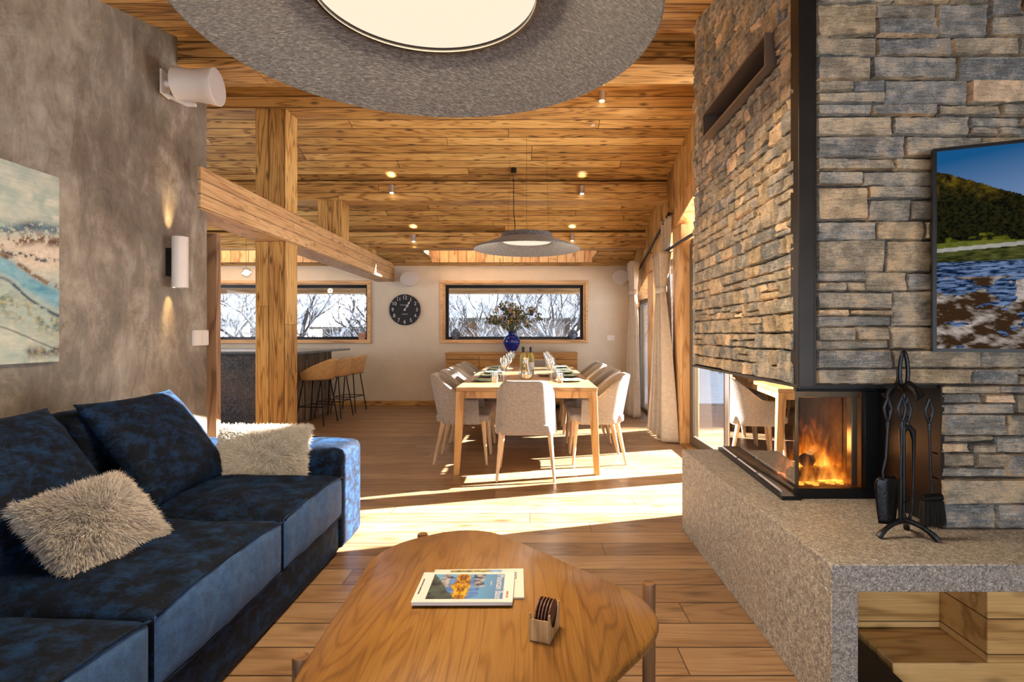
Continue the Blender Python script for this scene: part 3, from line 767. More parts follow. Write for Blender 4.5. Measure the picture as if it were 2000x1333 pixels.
# logs and fire
def log(loc, rz, ln, r, rx=0):
    m = MB(); rnd = random.Random(int(loc[0]*1000))
    n = 7; pts = [(-ln/2+ln*i/(n-1), rnd.uniform(-.006, .006), rnd.uniform(-.006, .006)) for i in range(n)]
    m.tube(pts, [r*rnd.uniform(.85, 1.1) for _ in range(n)], 7)
    o = m.build('log', 'char'); o.location = loc; o.rotation_euler = (0, rx, rz); return o
tag(log((1.30, 2.60, HZ+.068), .15, .25, .036), 'front charred log burning behind the glass', 'log', 'burning logs')
tag(log((1.31, 2.72, HZ+.068), -.25, .24, .036), 'charred log lying behind the front one in the fire', 'log', 'burning logs')
tag(log((1.31, 2.65, HZ+.135), .9, .22, .033), 'charred log lying on top across the other two', 'log', 'burning logs')
m = MB()
rnd = random.Random(3)
for i in range(60):
    x, y = 1.2+rnd.random()*.22, 2.52+rnd.random()*.28; s = rnd.uniform(.005, .011)
    m.box(x-s, x+s, y-s, y+s, HZ+.03, HZ+.03+s)
tag(m.build('embers', 'ember'), 'glowing embers under the burning logs', 'embers', kind='stuff')
def fire():
    m, nt, out = new_mat('flame_volume'); n = N(nt)
    c = n.coord('Object'); x, y, z = n.sep(c)[:3]
    zz = n.math('DIVIDE', z, .34)
    d = n.noise(n.comb(n.math('MULTIPLY', x, 7), n.math('MULTIPLY', y, 5), n.math('MULTIPLY', z, 4.5)), 1.0, 3, 0.6, 1.2)
    d2 = n.noise(n.comb(n.math('MULTIPLY', x, 26), n.math('MULTIPLY', y, 14), n.math('MULTIPLY', z, 8)), 1.0, 3, 0.6, 1.5)
    xx = n.math('ADD', x, n.math('MULTIPLY', n.math('SUBTRACT', d, .5), .16))
    # a body that narrows with height, broken into tongues by the fine noise
    r = n.math('SQRT', n.math('ADD', n.math('POWER', n.math('DIVIDE', xx, .135), 2.0), n.math('POWER', n.math('DIVIDE', y, .11), 2.0)))
    lim = n.math('SUBTRACT', 1.0, n.math('POWER', n.math('MAXIMUM', zz, 0.0), 0.9))
    v = n.math('SUBTRACT', n.math('MULTIPLY', lim, 1.15), n.math('MULTIPLY', r, .75))
    v = n.math('ADD', v, n.math('MULTIPLY', n.math('SUBTRACT', d2, .55), 2.6))
    v = n.math('MAXIMUM', n.math('MULTIPLY', v, 1.0), 0.0)
    v = n.math('MINIMUM', v, 1.0)
    col = n.ramp(v, [(0.0, (1.0, 0.10, 0.005)), (0.35, (1.0, 0.26, 0.012)), (0.8, (1.0, 0.52, 0.09))])
    e = nt.nodes.new('ShaderNodeEmission'); nt.links.new(col, e.inputs[0]); nt.links.new(n.math('MULTIPLY', v, 26.0), e.inputs[1])
    nt.links.new(e.outputs[0], out.inputs['Volume'])
    M['flame'] = m
    mb = MB().box(-.14, .125, -.13, .16, 0, .36)
    o = mb.build('flames', 'flame'); o.location = (1.295, 2.62, HZ+.035)
    tag(o, 'orange flames rising from the logs', 'fire', kind='stuff')
    light('fire_glow', 'POINT', (1.3, 2.66, HZ+.2), 2.2, (1.0, .45, .12), shadow_soft_size=.06)
fire()

# granite bench
HB = empty('hearth_bench', (1.9, 2.5, 0), 0, 'light granite hearth bench wrapping under the stone fireplace', 'bench')
def hb(mb, name, mat, **k):
    o = mb.build(name, mat, HB, **k); o.location = -HB.location; return o
hb(MB().box(.915, 3.2, 1.73, 3.47, .408, HZ), 'seat_slab', 'granite', bevel=.003)
hb(MB().box(.915, .998, 1.73, 3.47, 0, .408), 'side_slab', 'granite', bevel=.003)
hb(MB().box(1.0, 3.2, 2.32, 2.36, 0, .408), 'back_panel', 'mortar')
tag(MB().box(1.532, 2.6, 1.90, 2.30, .091, .405).build('timber_block', 'pine_x', bevel=.004), 'pale pine timber block under the bench, nearest the niche opening', 'timber')
tag(MB().box(1.005, 1.530, 2.12, 2.30, .096, .405).build('timber_block', 'pine_x', bevel=.004), 'pale pine timber block at the back of the niche under the bench', 'timber')
tag(MB().box(1.213, 2.6, 1.90, 2.31, .0, .09).build('niche_board', 'pine_x', bevel=.004), 'thick pine board lying on the floor of the niche', 'board')
m = MB()
for i in range(4): m.box(1.02, 1.195, 1.80-i*.0+.0, 2.28, .004+i*.02, .02+i*.02)
tag(m.build('log_bag', 'bristle', bevel=.006), 'black folded fabric bag in the dark niche', 'bag')
# timber end beside the chimney top
struct(MB().box(1.768, 1.99, 1.9, 2.06, 2.37, 2.62).build('trim_16', 'beam_x', bevel=.006), 'beam end beside the top of the chimney')

# fire tools
def tools():
    c = Vector((1.292, 1.965, HZ))
    r = empty('tool_stand', c, 0, 'black wrought iron fire tool stand on the granite bench', 'fire tool stand')
    m = MB(); m.tube([(0, 0, .05), (0, 0, .50)], .0055, 8); m.build('pole', 'iron', r, smooth='auto')
    m = MB()
    for k in range(6):
        a = k/6*2*PI
    lp = []
    for k in range(25):
        t = k/24*2*PI
        lp.append((.014*math.sin(t)*(1+.2*math.cos(t)), 0, .585-.062*math.cos(t)+.0))
    m.tube(lp, .0068, 8); m.build('handle', 'iron', r, smooth='auto')
    m = MB()
    for a in (PI*1.06, -.62, .95):
        pts = []
        for k in range(9):
            t = k/8; rr = .10*t
            pts.append((rr*math.cos(a), rr*math.sin(a)*.9, .052*math.cos(t*PI*.5)**.8+.007))
        m.tube(pts, [.011, .011, .010, .0095, .009, .009, .009, .0105, .011], 8)
    m.build('foot', 'iron', r, smooth='auto')
    m = MB()
    for a in (PI, 0, PI*.55, -PI*.45):
        pts = [(0, 0, .515), (.022*math.cos(a), .022*math.sin(a), .537), (.046*math.cos(a), .046*math.sin(a), .518), (.062*math.cos(a), .062*math.sin(a), .488), (.074*math.cos(a), .074*math.sin(a), .50)]
        m.tube(pts, [.009, .0095, .0085, .007, .005], 8)
    m.build('hook_arm', 'iron', r, smooth='auto')
    def grip(m, x, y, ztop, w=.013, h=.085):
        a = [(x, y, ztop), (x-w, y, ztop-h*.45), (x-w*.5, y, ztop-h*.8), (x, y, ztop-h)]
        b = [(x, y, ztop), (x+w, y, ztop-h*.45), (x+w*.5, y, ztop-h*.8), (x, y, ztop-h)]
        m.tube(a, .0052, 7).tube(b, .0052, 7)
        m.tube([(x, y, ztop-h), (x, y, ztop-h-.02)], .0065, 7)
    # shovel
    x, y = c.x-.062, c.y-.01
    s = empty('shovel', (x, y, HZ+.1), 0, 'black ash shovel hanging at the side of the tool stand next to the fire glass', 'fire shovel')
    m = MB(); grip(m, 0, 0, .39); m.build('grip', 'iron', s, smooth='auto')
    m = MB(); m.tube([(0, 0, .29), (-.006, 0, .18), (-.018, 0, .13), (-.014, 0, .10)], .0042, 7); m.build('shaft', 'iron', s, smooth='auto')
    def blade(u, v):
        w = .036*(1-.25*v)*(1 if v < .82 else 1+.15*(1-v)/.18)
        w = .030+.012*math.sin(min(1, v*1.15)*PI*.5) if v < .9 else .040*(1-(v-.9)*3.2)
        xx = (u-.5)*2*w
        return (xx+.004, -.010*(1-(2*u-1)**2)+.012, -.052+.165*v)
    m = MB(); m.grid(blade, 10, 12); o = m.build('blade', 'iron', s, smooth=True)
    q = o.modifiers.new('s', 'SOLIDIFY'); q.thickness = .004
    # poker
    x, y = c.x-.036, c.y-.045
    s = empty('poker', (x, y, HZ+.06), 0, 'black iron poker hanging in front of the shovel on the tool stand', 'poker')
    m = MB(); grip(m, 0, 0, .435); m.build('grip', 'iron', s, smooth='auto')
    MB().tube([(0, 0, .33), (-.004, 0, .16)], .0042, 7).build('shaft', 'iron', s, smooth='auto')
    MB().tube([(-.004, 0, .16), (-.006, 0, .03), (-.006, 0, .0)], [.007, .006, .002], 8).tube([(-.005, 0, .085), (.01, 0, .072), (.026, 0, .085)], [.005, .004, .002], 6).build('tip', 'iron', s, smooth='auto')
    # brush
    x, y = c.x+.071, c.y-.025
    s = empty('hearth_brush', (x, y, HZ+.03), 0, 'black bristled hearth brush hanging on the side of the tool stand nearest the stone', 'brush')
    m = MB(); grip(m, 0, 0, .455); m.build('grip', 'iron', s, smooth='auto')
    MB().tube([(0, 0, .35), (.004, 0, .23), (.010, 0, .13)], .0042, 7).build('shaft', 'iron', s, smooth='auto')
    MB().tube([(-.022, 0, .112), (.042, 0, .117)], .013, 10).build('brush_head', 'iron', s, smooth='auto')
    m = MB(); rnd = random.Random(4)
    for i in range(420):
        u = rnd.uniform(-.03, .05); w = rnd.uniform(-.012, .012)
        b0 = (u*.86+.001, w*.8, .105); e = (u*1.02, w*1.5, rnd.uniform(.008, .03))
        m.tube([b0, ((b0[0]+e[0])/2+rnd.uniform(-.002, .002), w, .06), e], [.0013, .0012, .0006], 3)
    m.build('bristles', 'bristle', s)
    # tongs
    x, y = c.x+.036, c.y+.035
    s = empty('log_tongs', (x, y, HZ+.04), 0, 'black iron log tongs hanging at the back of the tool stand', 'tongs')
    m = MB(); grip(m, 0, 0, .44); m.build('grip', 'iron', s, smooth='auto')
    for sg in (-1, 1):
        m = MB(); m.tube([(0, 0, .345), (sg*.018, 0, .325), (sg*.022, 0, .29), (sg*.020, 0, .16), (sg*.016, 0, .04), (sg*.006, 0, .01)], [.008, .012, .007, .0045, .0045, .006], 8)
        m.build('jaw', 'iron', s, smooth='auto')
tools()

# television
def tv():
    a = Vector((1.40, 1.975, 1.14)); du = Vector((1.134, -.479, 0)).normalized(); Wd, Hd = 1.235, .712
    nb = Vector((-du.y, du.x, 0))  # away from viewer
    if nb.y < 0: nb = -nb
    r = empty('television', a, 0, 'flat television angled off the stone wall showing a river landscape', 'television')
    def pt(u, z, d=0): return tuple(du*u+Vector((0, 0, z))+nb*d)
    t = .012
    m = MB()
    for (u0, u1, z0, z1) in ((0, Wd, 0, t), (0, Wd, Hd-t, Hd), (0, t, t, Hd-t), (Wd-t, Wd, t, Hd-t)):
        m.hexa([pt(u0, z0, 0), pt(u1, z0, 0), pt(u1, z0, .03), pt(u0, z0, .03), pt(u0, z1, 0), pt(u1, z1, 0), pt(u1, z1, .03), pt(u0, z1, .03)])
    m.build('bezel', 'black', r)
    MB().hexa([pt(0.01, .01, .02), pt(Wd-.01, .01, .02), pt(Wd-.01, .01, .035), pt(.01, .01, .035), pt(.01, Hd-.01, .02), pt(Wd-.01, Hd-.01, .02), pt(Wd-.01, Hd-.01, .035), pt(.01, Hd-.01, .035)]).build('back_shell', 'black', r)
    MB().tube([pt(.5, .36, .03), (.62, .3, .36)], .02, 8).build('wall_arm', 'black', r)
    def scene(U, V):
        asp = Wd/Hd; X = U*asp
        C = mixc((.21, .31, .52), (.010, .10, .27), (V-.66)/.34+(.2-U)*.9)
        ridge = np.where(U < .3, .905-.80*U, .665-.35*(U-.3))+.02*(fbm(X*16, X*0+1, 3)-.5)+.012*(fbm(X*140, X*0, 5)-.5)
        t = fbm(X*42, V*46, 9); t2 = fbm(X*110, V*120, 2)
        big = fbm(X*7+1, V*7, 14)
        sun_ = np.clip((big-.43)*3+(V-.72)*2.2+U*1.2, 0, 1)
        dark = mixc((.002, .003, .002), (.028, .026, .008), t2*1.7-.45)
        lit = mixc((.13, .062, .008), (.21, .15, .015), t*1.6-.3)*(.35+.9*t2)[..., None]
        k = (sun_*np.clip(t*2-.5, 0, 1))[..., None]
        C = np.where((V < ridge)[..., None], dark*(1-k)+lit*k, C)
        mead = (V < .60) & (V > .52) & (fbm(X*9, V*14, 17)+(.56-V)*1.5 > .5)
        C = np.where(mead[..., None], mixc((.025, .035, .004), (.14, .145, .012), t*1.8-.4), C)
        C = np.where(((V < .53+.01*np.sin(X*9)) & (V > .50))[..., None], mixc((.05, .07, .008), (.20, .20, .03), t), C)
        shore = .505+.025*np.clip(U*4, 0, 1)
        C = np.where(((V < shore) & (V > shore-.02))[..., None], mixc((.26, .25, .22), (.5, .48, .44), t), C)
        wv = fbm(X*30, V*190, 21); low = V < shore-.02
        C = np.where(low[..., None], mixc((.004, .014, .045), (.17, .26, .46), (wv-.36)*3.0), C)
        C = np.where((low & (V > .435))[..., None], mixc((.012, .014, .004), (.11, .115, .03), wv*1.9-.5), C)
        rk = fbm(X*11, V*24, 33)+(.335-V)*.75
        rt = fbm(X*50+V*60, V*90, 40)
        rock = mixc((.045, .022, .010), (.50, .43, .38), (fbm(X*11, V*24, 53)-.42)*3.2+(rt-.5)*1.3)
        C = np.where(((V < .36) & (rk > .47))[..., None], rock, C)
        return C
    o = picture('screen', 'screen', pt(t, t, -.0005), tuple(du*(Wd-2*t)), (0, 0, Hd-2*t), 520, 300, scene, r)
tv()

# ------------------------------------------------------------------ sofa
def soft_box(sx, sy, sz, nx=14, ny=14, nz=5, r=.05, puff=(0, 0, 0), seed=0, wr=.006, front=False):
    """a stuffed block centred on x,y with its base at z=0: superellipsoid rounding plus puff and creases"""
    m = MB(); rnd = random.Random(seed); ph = [rnd.uniform(0, 6) for _ in range(6)]
    def mapp(p):
        x, y, z = p                                     # -1..1
        q = [p[0]*sx/2, p[1]*sy/2, p[2]*sz/2]
        h = [sx/2, sy/2, sz/2]
        # round the corners
        inner = [max(-(h[i]-r), min(h[i]-r, q[i])) for i in range(3)]
        d = Vector([q[i]-inner[i] for i in range(3)])
        if d.length > 1e-9:
            mx = max(abs(d.x), abs(d.y), abs(d.z)); d = d*(mx/d.length) if d.length > mx else d
        q = [inner[i]+d[i] for i in range(3)]
        q[2] += puff[2]*(1-(.62 if front else 1)*x*x)*(1-(y**4 if front else y*y))*(1 if z > 0 else -.15)*abs(z)
        q[0] += puff[0]*(1-y*y)*(1-z*z)*(1 if x > 0 else -1)*abs(x)
        q[1] += puff[1]*(1-x*x)*(1-z*z)*(1 if y > 0 else -1)*abs(y)
        w = wr*(math.sin(q[0]*17+ph[0]+2*math.sin(q[1]*9+ph[1]))*math.sin(q[1]*13+ph[2])+.5*math.sin(q[1]*31+q[0]*22+ph[3]))
        q[2] += w*(1 if z > 0 else 0); q[0] += w*.5*abs(x)
        return (q[0], q[1], q[2]+sz/2)
    def face(fn, a, b):
        m.grid(lambda u, v: mapp(fn(2*u-1, 2*v-1)), a, b)
    face(lambda u, v: (u, v, 1), nx, ny); face(lambda u, v: (-u, v, -1), nx, ny)
    face(lambda u, v: (u, -1, v), nx, nz); face(lambda u, v: (-u, 1, v), nx, nz)
    face(lambda u, v: (-1, -u, v), ny, nz)
    if front:
        q = MB(); q.grid(lambda u, v: mapp((1, 2*u-1, 2*v-1)), ny, nz); return m, q
    face(lambda u, v: (1, u, v), ny, nz)
    return m
def weld(o, d=.0008):
    q = o.modifiers.new('weld', 'WELD'); q.merge_threshold = d; return o
SO = empty('sofa', (-1.65, 1.9, 0), 0, 'long navy blue velvet sofa against the grey plaster wall', 'sofa')
def so(m, name, loc, rot=(0, 0, 0), mat='velvet'):
    o = m.build(name, mat, SO, smooth=True); o.location = Vector(loc)-Vector(SO.location); o.rotation_euler = rot
    weld(o); return o
so(soft_box(1.20, 2.40, .195, 20, 30, 5, .02, wr=.002, seed=1), 'base', (-1.66, 1.90, .015))
so(soft_box(1.24, .355, .565, 26, 12, 14, .045, (.0, .012, .012), seed=2, wr=.003), 'armrest', (-1.66, 3.245, .015))
so(soft_box(1.24, .355, .565, 26, 12, 14, .045, (.0, .012, .012), seed=3, wr=.003), 'armrest', (-1.66, .56, .015))
so(soft_box(.26, 2.36, .60, 10, 50, 14, .06, (.01, 0, .015), seed=4, wr=.004), 'backrest', (-2.17, 1.90, .17))
for i, (y0, y1) in enumerate(((2.335, 3.065), (1.54, 2.325), (.745, 1.53))):
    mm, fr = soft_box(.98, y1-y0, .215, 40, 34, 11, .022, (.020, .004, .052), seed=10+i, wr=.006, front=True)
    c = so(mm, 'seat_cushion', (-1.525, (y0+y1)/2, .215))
    tag(fr.build('front_face_lit', 'velvet_front_lit', c, smooth=True), 'front face of the seat cushion, painted lighter as if lit')  # front face split off to carry the painted-in light
    # piping along the upper front edge
    m = MB()
    hx, hy = .49, (y1-y0)/2
    m.tube([(hx+.0, -hy+.010+(2*hy-.020)*k/24, .211+.0195*(1-(2*k/24-1)**4)) for k in range(25)], .0045, 6)
    p = m.build('piping', 'velvet', c, smooth=True)
    m = MB(); m.tube([(hx-.002, -hy+.012+(2*hy-.024)*k/20, .005) for k in range(21)], .0045, 6)
    m.build('piping', 'velvet', c, smooth=True)
for i, (y0, y1) in enumerate(((2.34, 3.05), (1.55, 2.32), (.76, 1.53))):
    so(soft_box(.24, y1-y0, .46, 9, 20, 16, .07, (.03, 0, .02), seed=20+i, wr=.008), 'back_cushion', (-1.955, (y0+y1)/2, .40), (0, -.10, 0))

def pillow_mesh(w, h, t, seed=0, n=26, wr=.006, ear=.0):
    """a knife edge cushion in the local XZ plane, base at z=0, thickness along Y"""
    rnd = random.Random(seed); ph = [rnd.uniform(0, 6) for _ in range(4)]
    m = MB()
    def f(u, v, s):
        a, b = 2*u-1, 2*v-1
        th = t/2*((1-abs(a)**2.6)**.55)*((1-abs(b)**2.6)**.55) if abs(a) < 1 and abs(b) < 1 else 0
        k = 1-.055*(1-abs(b)**2)*abs(a); k2 = 1-.055*(1-abs(a)**2)*abs(b)
        th += wr*math.sin(a*7+ph[0]+2*math.sin(b*4+ph[1]))*math.sin(b*6+ph[2])*(1-a*a)*(1-b*b)
        return (a*w/2*k, s*th, h/2+b*h/2*k2)
    m.grid(lambda u, v: f(u, v, -1), n, n)
    m.grid(lambda u, v: f(1-u, v, 1), n, n)
    return m, f
def frame_from(bl, br, tl):
    bl, br, tl = map(Vector, (bl, br, tl))
    x = (br-bl).normalized(); z = (tl-bl); z = (z-x*z.dot(x)).normalized(); y = z.cross(x)
    R = Matrix((x, y, z)).transposed()
    return R.to_4x4(), x, y, z
def pillow(name, w, h, t, mid, R, mat, label, cat, group=None, seed=0):
    m, f = pillow_mesh(w, h, t, seed)
    o = m.build(name, mat, smooth=True); weld(o)
    o.matrix_world = Matrix.Translation(mid) @ R
    tag(o, label, cat, group); return o, f
# large velvet cushions leaning on the back
def vel(y0, y1, yt, lab, seed):
    bl = Vector((-1.60, y0, .45)); br = Vector((-1.62, y1, .45)); tl = Vector((-1.88, y0+yt, .84))
    R, x, y, z = frame_from(bl, br, tl)
    o, f = pillow('cushion', (br-bl).length, .56, .20, (bl+br)/2, R, 'velvet', lab, 'cushion', 'large navy velvet cushions on the sofa', seed)
vel(2.36, 3.02, .12, 'large navy velvet cushion nearest the far armrest, its top corner in the sun', 31)
vel(1.60, 2.26, .12, 'large navy velvet cushion behind the taupe fur pillow', 32)
vel(.86, 1.50, .10, 'large navy velvet cushion leaning at the end of the sofa nearest the viewer', 33)
def fur(o, f, w, h, N_, length, mat, seed, comb_dir, center=None):
    rs = np.random.RandomState(seed)
    pts = []; rad = []
    SEG = 5
    P = np.zeros((N_, SEG, 3), dtype=np.float32)
    for i in range(N_):
        s = -1 if rs.rand() < .72 else 1
        u, v = rs.rand(2)
        if rs.rand() < .25:      # thicker along the edge
            k = rs.randint(4)
            if k == 0: u = rs.rand()*.05
            elif k == 1: u = 1-rs.rand()*.05
            elif k == 2: v = rs.rand()*.05
            else: v = 1-rs.rand()*.05
        uu = u
        p = np.array(f(uu, v, s)); e = .01
        pu = np.array(f(min(uu+e, 1), v, s))-np.array(f(max(uu-e, 0), v, s)); pv = np.array(f(uu, min(v+e, 1), s))-np.array(f(uu, max(v-e, 0), s))
        nn = np.cross(pu, pv); nn /= (np.linalg.norm(nn)+1e-9)
        if nn[1]*s < 0: nn = -nn
        c0 = center or (.42, .3); c0 = (c0[0]+rs.randn()*.10, c0[1]+rs.randn()*.10)
        rad_dir = np.array([(u-c0[0])*w, 0, (v-c0[1])*h]); rad_dir /= (np.linalg.norm(rad_dir)+1e-6)
        clump = np.array([math.sin(u*23+seed)*math.cos(v*17), 0, math.cos(u*19)*math.sin(v*29+seed)])
        d = nn*.55+np.array(comb_dir)*.55+rad_dir*.75+clump*.28+rs.randn(3)*.13
        d /= np.linalg.norm(d)
        L = length*rs.uniform(.6, 1.15)
        g = np.array([0, 0, -.35])
        curl = rs.randn(3)*.10
        for k in range(SEG):
            t = k/(SEG-1)
            P[i, k] = p+d*L*t+(g*.35+curl)*L*t*t
    cu = bpy.data.hair_curves.new('fur')
    cu.add_curves([SEG]*N_)
    cu.points.foreach_set('position', P.ravel())
    cu.points.foreach_set('radius', np.tile(np.array([.0011, .0011, .0009, .0006, .0001], dtype=np.float32), N_))
    cu.materials.append(M[mat])
    h_ = bpy.data.objects.new('fur', cu); COL.objects.link(h_); h_.parent = o
    h_['kind'] = 'stuff'
bl, br, tl = Vector((-1.40, 1.685, .46)), Vector((-1.36, 2.10, .46)), Vector((-1.62, 1.79, .70))
R, *_ = frame_from(bl, br, tl)
o, f = pillow('fur_pillow', .365, .28, .12, (bl+br)/2, R, plain('taupe_hide', (.40, .33, .27), .9), 'taupe long haired fur pillow on the middle of the blue sofa', 'pillow', seed=41)
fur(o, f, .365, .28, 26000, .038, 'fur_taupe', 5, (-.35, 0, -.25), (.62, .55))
bl, br, tl = Vector((-1.66, 2.93, .455)), Vector((-1.22, 2.97, .455)), Vector((-1.68, 3.045, .70))
R, *_ = frame_from(bl, br, tl)
o, f = pillow('fur_pillow', .45, .26, .12, (bl+br)/2, R, plain('cream_hide', (.66, .56, .42), .9), 'cream long haired fur pillow against the far armrest of the sofa', 'pillow', seed=42)
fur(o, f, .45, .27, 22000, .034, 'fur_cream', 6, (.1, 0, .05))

# ------------------------------------------------------------------ coffee table
def rounded(poly, rad, seg=14):
    out = []; n = len(poly)
    for i in range(n):
        p, a, b = Vector(poly[i]), Vector(poly[i-1]), Vector(poly[(i+1) % n])
        r = rad[i]; da = (a-p).normalized(); db = (b-p).normalized()
        pa = p+da*r; pb = p+db*r
        for k in range(seg+1):
            t = k/seg; out.append(tuple(pa*(1-t)**2+p*2*t*(1-t)+pb*t*t))
    return out
CT = empty('coffee_table', (-.1, 1.65, 0), 0, 'low oak coffee table with rounded corners and round legs', 'table')
poly = rounded([(-.585, 2.13), (-.24, 2.395), (.432, 1.625), (.06, 1.16), (-.16, .84), (-.56, 1.20)], [.17, .24, .24, .10, .2, .16])
def insetp(poly, d):
    c = Vector((sum(p[0] for p in poly)/len(poly), sum(p[1] for p in poly)/len(poly)))
    return [tuple(Vector(p)-(Vector(p)-c).normalized()*d) for p in poly]
m = MB(); n_ = len(poly)
rings = [(insetp(poly, .02), .365), (insetp(poly, .004), .374), (poly, .385), (insetp(poly, .004), .394), (insetp(poly, .012), .4)]
vs = []
for rp, z in rings: vs += [(x, y, z) for x, y in rp]
fs = [tuple(range(n_-1, -1, -1)), tuple((len(rings)-1)*n_+i for i in range(n_))]
for k in range(len(rings)-1): fs += [(k*n_+i, k*n_+(i+1) % n_, (k+1)*n_+(i+1) % n_, (k+1)*n_+i) for i in range(n_)]
m.add(vs, fs)
o = m.build('tabletop', 'table_top', CT, smooth='auto'); o.location = -Vector(CT.location)
o.data.set_sharp_from_angle(angle=math.radians(60))
m = MB(); q = insetp(poly, .07); m.prism(q, .325, .365)
o = m.build('apron', 'leg_brown', CT); o.location = -Vector(CT.location)
for (x, y) in ((-.578, 1.400), (-.445, 2.262), (.372, 1.815), (-.02, .865)):
    m = MB(); m.lathe([(0, 0), (.016, 0), (.021, .02), (.021, .395), (.019, .4), (0, .4)], (x, y, 0), 20)
    o = m.build('leg', 'leg_brown', CT, smooth='auto'); o.location = -Vector(CT.location)

# magazines
def mag_img(U, V):
    # landscape cover turned sideways: blue sky at the title side, mirrored autumn lake in the middle
    C = np.ones(U.shape+(3,))*np.array([.60, .58, .57])
    ins = (U > .13) & (U < .90) & (V > .09) & (V < .93)
    x = (U-.13)/.77; y = (V-.09)/.84
    sky = mixc((.10, .30, .52), (.035, .13, .33), (x-.55)*2.2)
    t = fbm(x*14, y*14, 3); t2 = fbm(x*26, np.abs(y-.5)*30, 8)
    sym = np.abs(x-.42)
    C2 = sky
    lake = mixc((.03, .10, .36), (.12, .28, .55), t*1.4-.3)
    C2 = np.where(((sym < .25) & (np.abs(y-.45) < .5-.35*sym*2))[..., None], lake, C2)
    aut = mixc((.10, .02, .01), (.62, .36, .02), fbm(sym*30, y*9, 12)*2.2-.6)
    C2 = np.where(((sym < .045+.14*t2*(1-np.abs(y-.5))))[..., None], aut, C2)
    mt = mixc((.02, .03, .06), (.45, .45, .5), t*2-.6)
    C2 = np.where(((sym > .17+.1*(t-.5)) & (sym < .30+.08*(t2-.5)) & (y > .45))[..., None], mt, C2)
    grass = mixc((.01, .018, .03), (.07, .10, .09), t*2-.5)
    C2 = np.where((x+.35*y < .36+.1*(t-.5))[..., None], grass, C2)
    return np.where(ins[..., None], C2, C)
def magazine(loc, rz, w, h, th, img, label, texts=()):
    r = empty('magazine', loc, rz, label, 'magazine', 'magazines on the coffee table')
    MB().box(-w/2+.001, w/2-.001, -h/2+.001, h/2-.001, 0, th-.001).build('pages', 'paper', r, bevel=.001)
    picture('cover', 'cover', (-w/2, -h/2, th), (w, 0, 0), (0, h, 0), 130, 90, img, r)
    for (b, mt, x, y, s, rot, al, sx) in texts: text('lettering', b, mt, (x, y, th+.0004), s, (0, 0, rot), r, .0001, al, sx)
def mag_img2(U, V):
    C = np.ones(U.shape+(3,))*np.array([.58, .54, .49])
    t = fbm(U*18, V*18, 5)
    im = mixc((.03, .04, .01), (.38, .33, .10), t*2.2-.6)
    C = np.where(((U > .18) & (U < .62) & (V > .1) & (V < .96))[..., None], im, C)
    C = np.where(((U > .62) & (U < .76) & (V > .1) & (V < .96))[..., None], mixc((.05, .2, .5), (.2, .4, .65), t), C)
    return C
magazine((-.180, 1.800, .4005), .03, .297, .21, .006, mag_img2, 'pale magazine underneath, only its back and one edge showing', (('INFOS', 'steel', .118, .05, .022, PI/2*3, 'CENTER', .9), ('ALPES', 'paper', .055, .06, .02, PI/2*3, 'CENTER', .9)))
M['red_ink'] = plain('red_ink', (.45, .03, .02), .5)
magazine((-.210, 1.748, .4072), .005, .297, .207, .011, mag_img, 'magazine on top, its cover showing a blue lake and the title Mountain Base',
         (('Mountain Base', 'paper', .104, .0, .033, -PI/2, 'CENTER', .85), ('magazine', 'paper', .078, .02, .009, -PI/2, 'CENTER', 1), ('HIVER 2022', 'red_ink', .130, -.055, .009, -PI/2, 'CENTER', 1),
          ('LES PLUS BELLES RANDONNEES', 'steel', -.138, .0, .0075, -PI/2, 'CENTER', 1)))
# coaster holder
def coaster():
    r = empty('coaster_holder', (.030, 1.505, .4005), -.32, 'small pale plywood holder with a burnt cut-out on the coffee table', 'coaster holder')
    w, d, h = .052, .096, .058
    MB().box(-w/2, w/2, -d/2, -d/2+.003, 0, h).build('end_panel', 'ply', r)
    MB().box(-w/2, w/2, d/2-.003, d/2, 0, h).build('end_panel', 'ply', r)
    MB().box(-w/2, w/2, -d/2, d/2, 0, .003).build('base', 'burnt', r)
    for s in (-1, 1):
        m = MB(); x = s*w/2; n = 14
        # side panel with a rounded notch
        top = []
        for k in range(n+1):
            t = k/n; y = -d/2+.008+(d-.016)*t
            z = h*1.25-(h*.85)*math.sin(PI*t)**.5
            top.append((y, z))
        pl = [(-d/2, 0), (d/2, 0), (d/2, h*1.25)]+[(y, z) for y, z in reversed(top)]+[(-d/2, h*1.25)]
        q = [(x-.0015, y, z) for y, z in pl]+[(x+.0015, y, z) for y, z in pl]; L = len(pl)
        m.add(q, [tuple(range(L)), tuple(range(2*L-1, L-1, -1))]+[(i, L+i, L+(i+1) % L, (i+1) % L) for i in range(L)])
        m.build('side_panel', 'ply', r)
    for k in range(5):
        m = MB(); x = -.018+k*.0088
        mm = [(x+.0028*math.cos(a)*0, .0, 0) for a in (0,)]
        n = 20; pts = [(.043*math.cos(2*PI*i/n), .047+.043*math.sin(2*PI*i/n)) for i in range(n)]
        q = [(x-.0016, a+.0, b) for a, b in pts]+[(x+.0016, a, b) for a, b in pts]
        m.add(q, [tuple(range(n)), tuple(range(2*n-1, n-1, -1))]+[(i, n+i, n+(i+1) % n, (i+1) % n) for i in range(n)])
        o = m.build('coaster', 'burnt'); 
        o.matrix_world = Matrix.Translation((.030, 1.505, .4045)) @ Matrix.Rotation(-.32, 4, 'Z') @ Matrix.Translation((0, .0, .0)) @ Matrix.Rotation(.06, 4, 'Y')
        tag(o, 'dark brown wooden coaster standing in the plywood holder, %s' % ('nearest the magazines', 'second from the magazines', 'middle of the five', 'second from the far side', 'farthest from the magazines')[k], 'coaster', 'coasters in the plywood holder')
coaster()

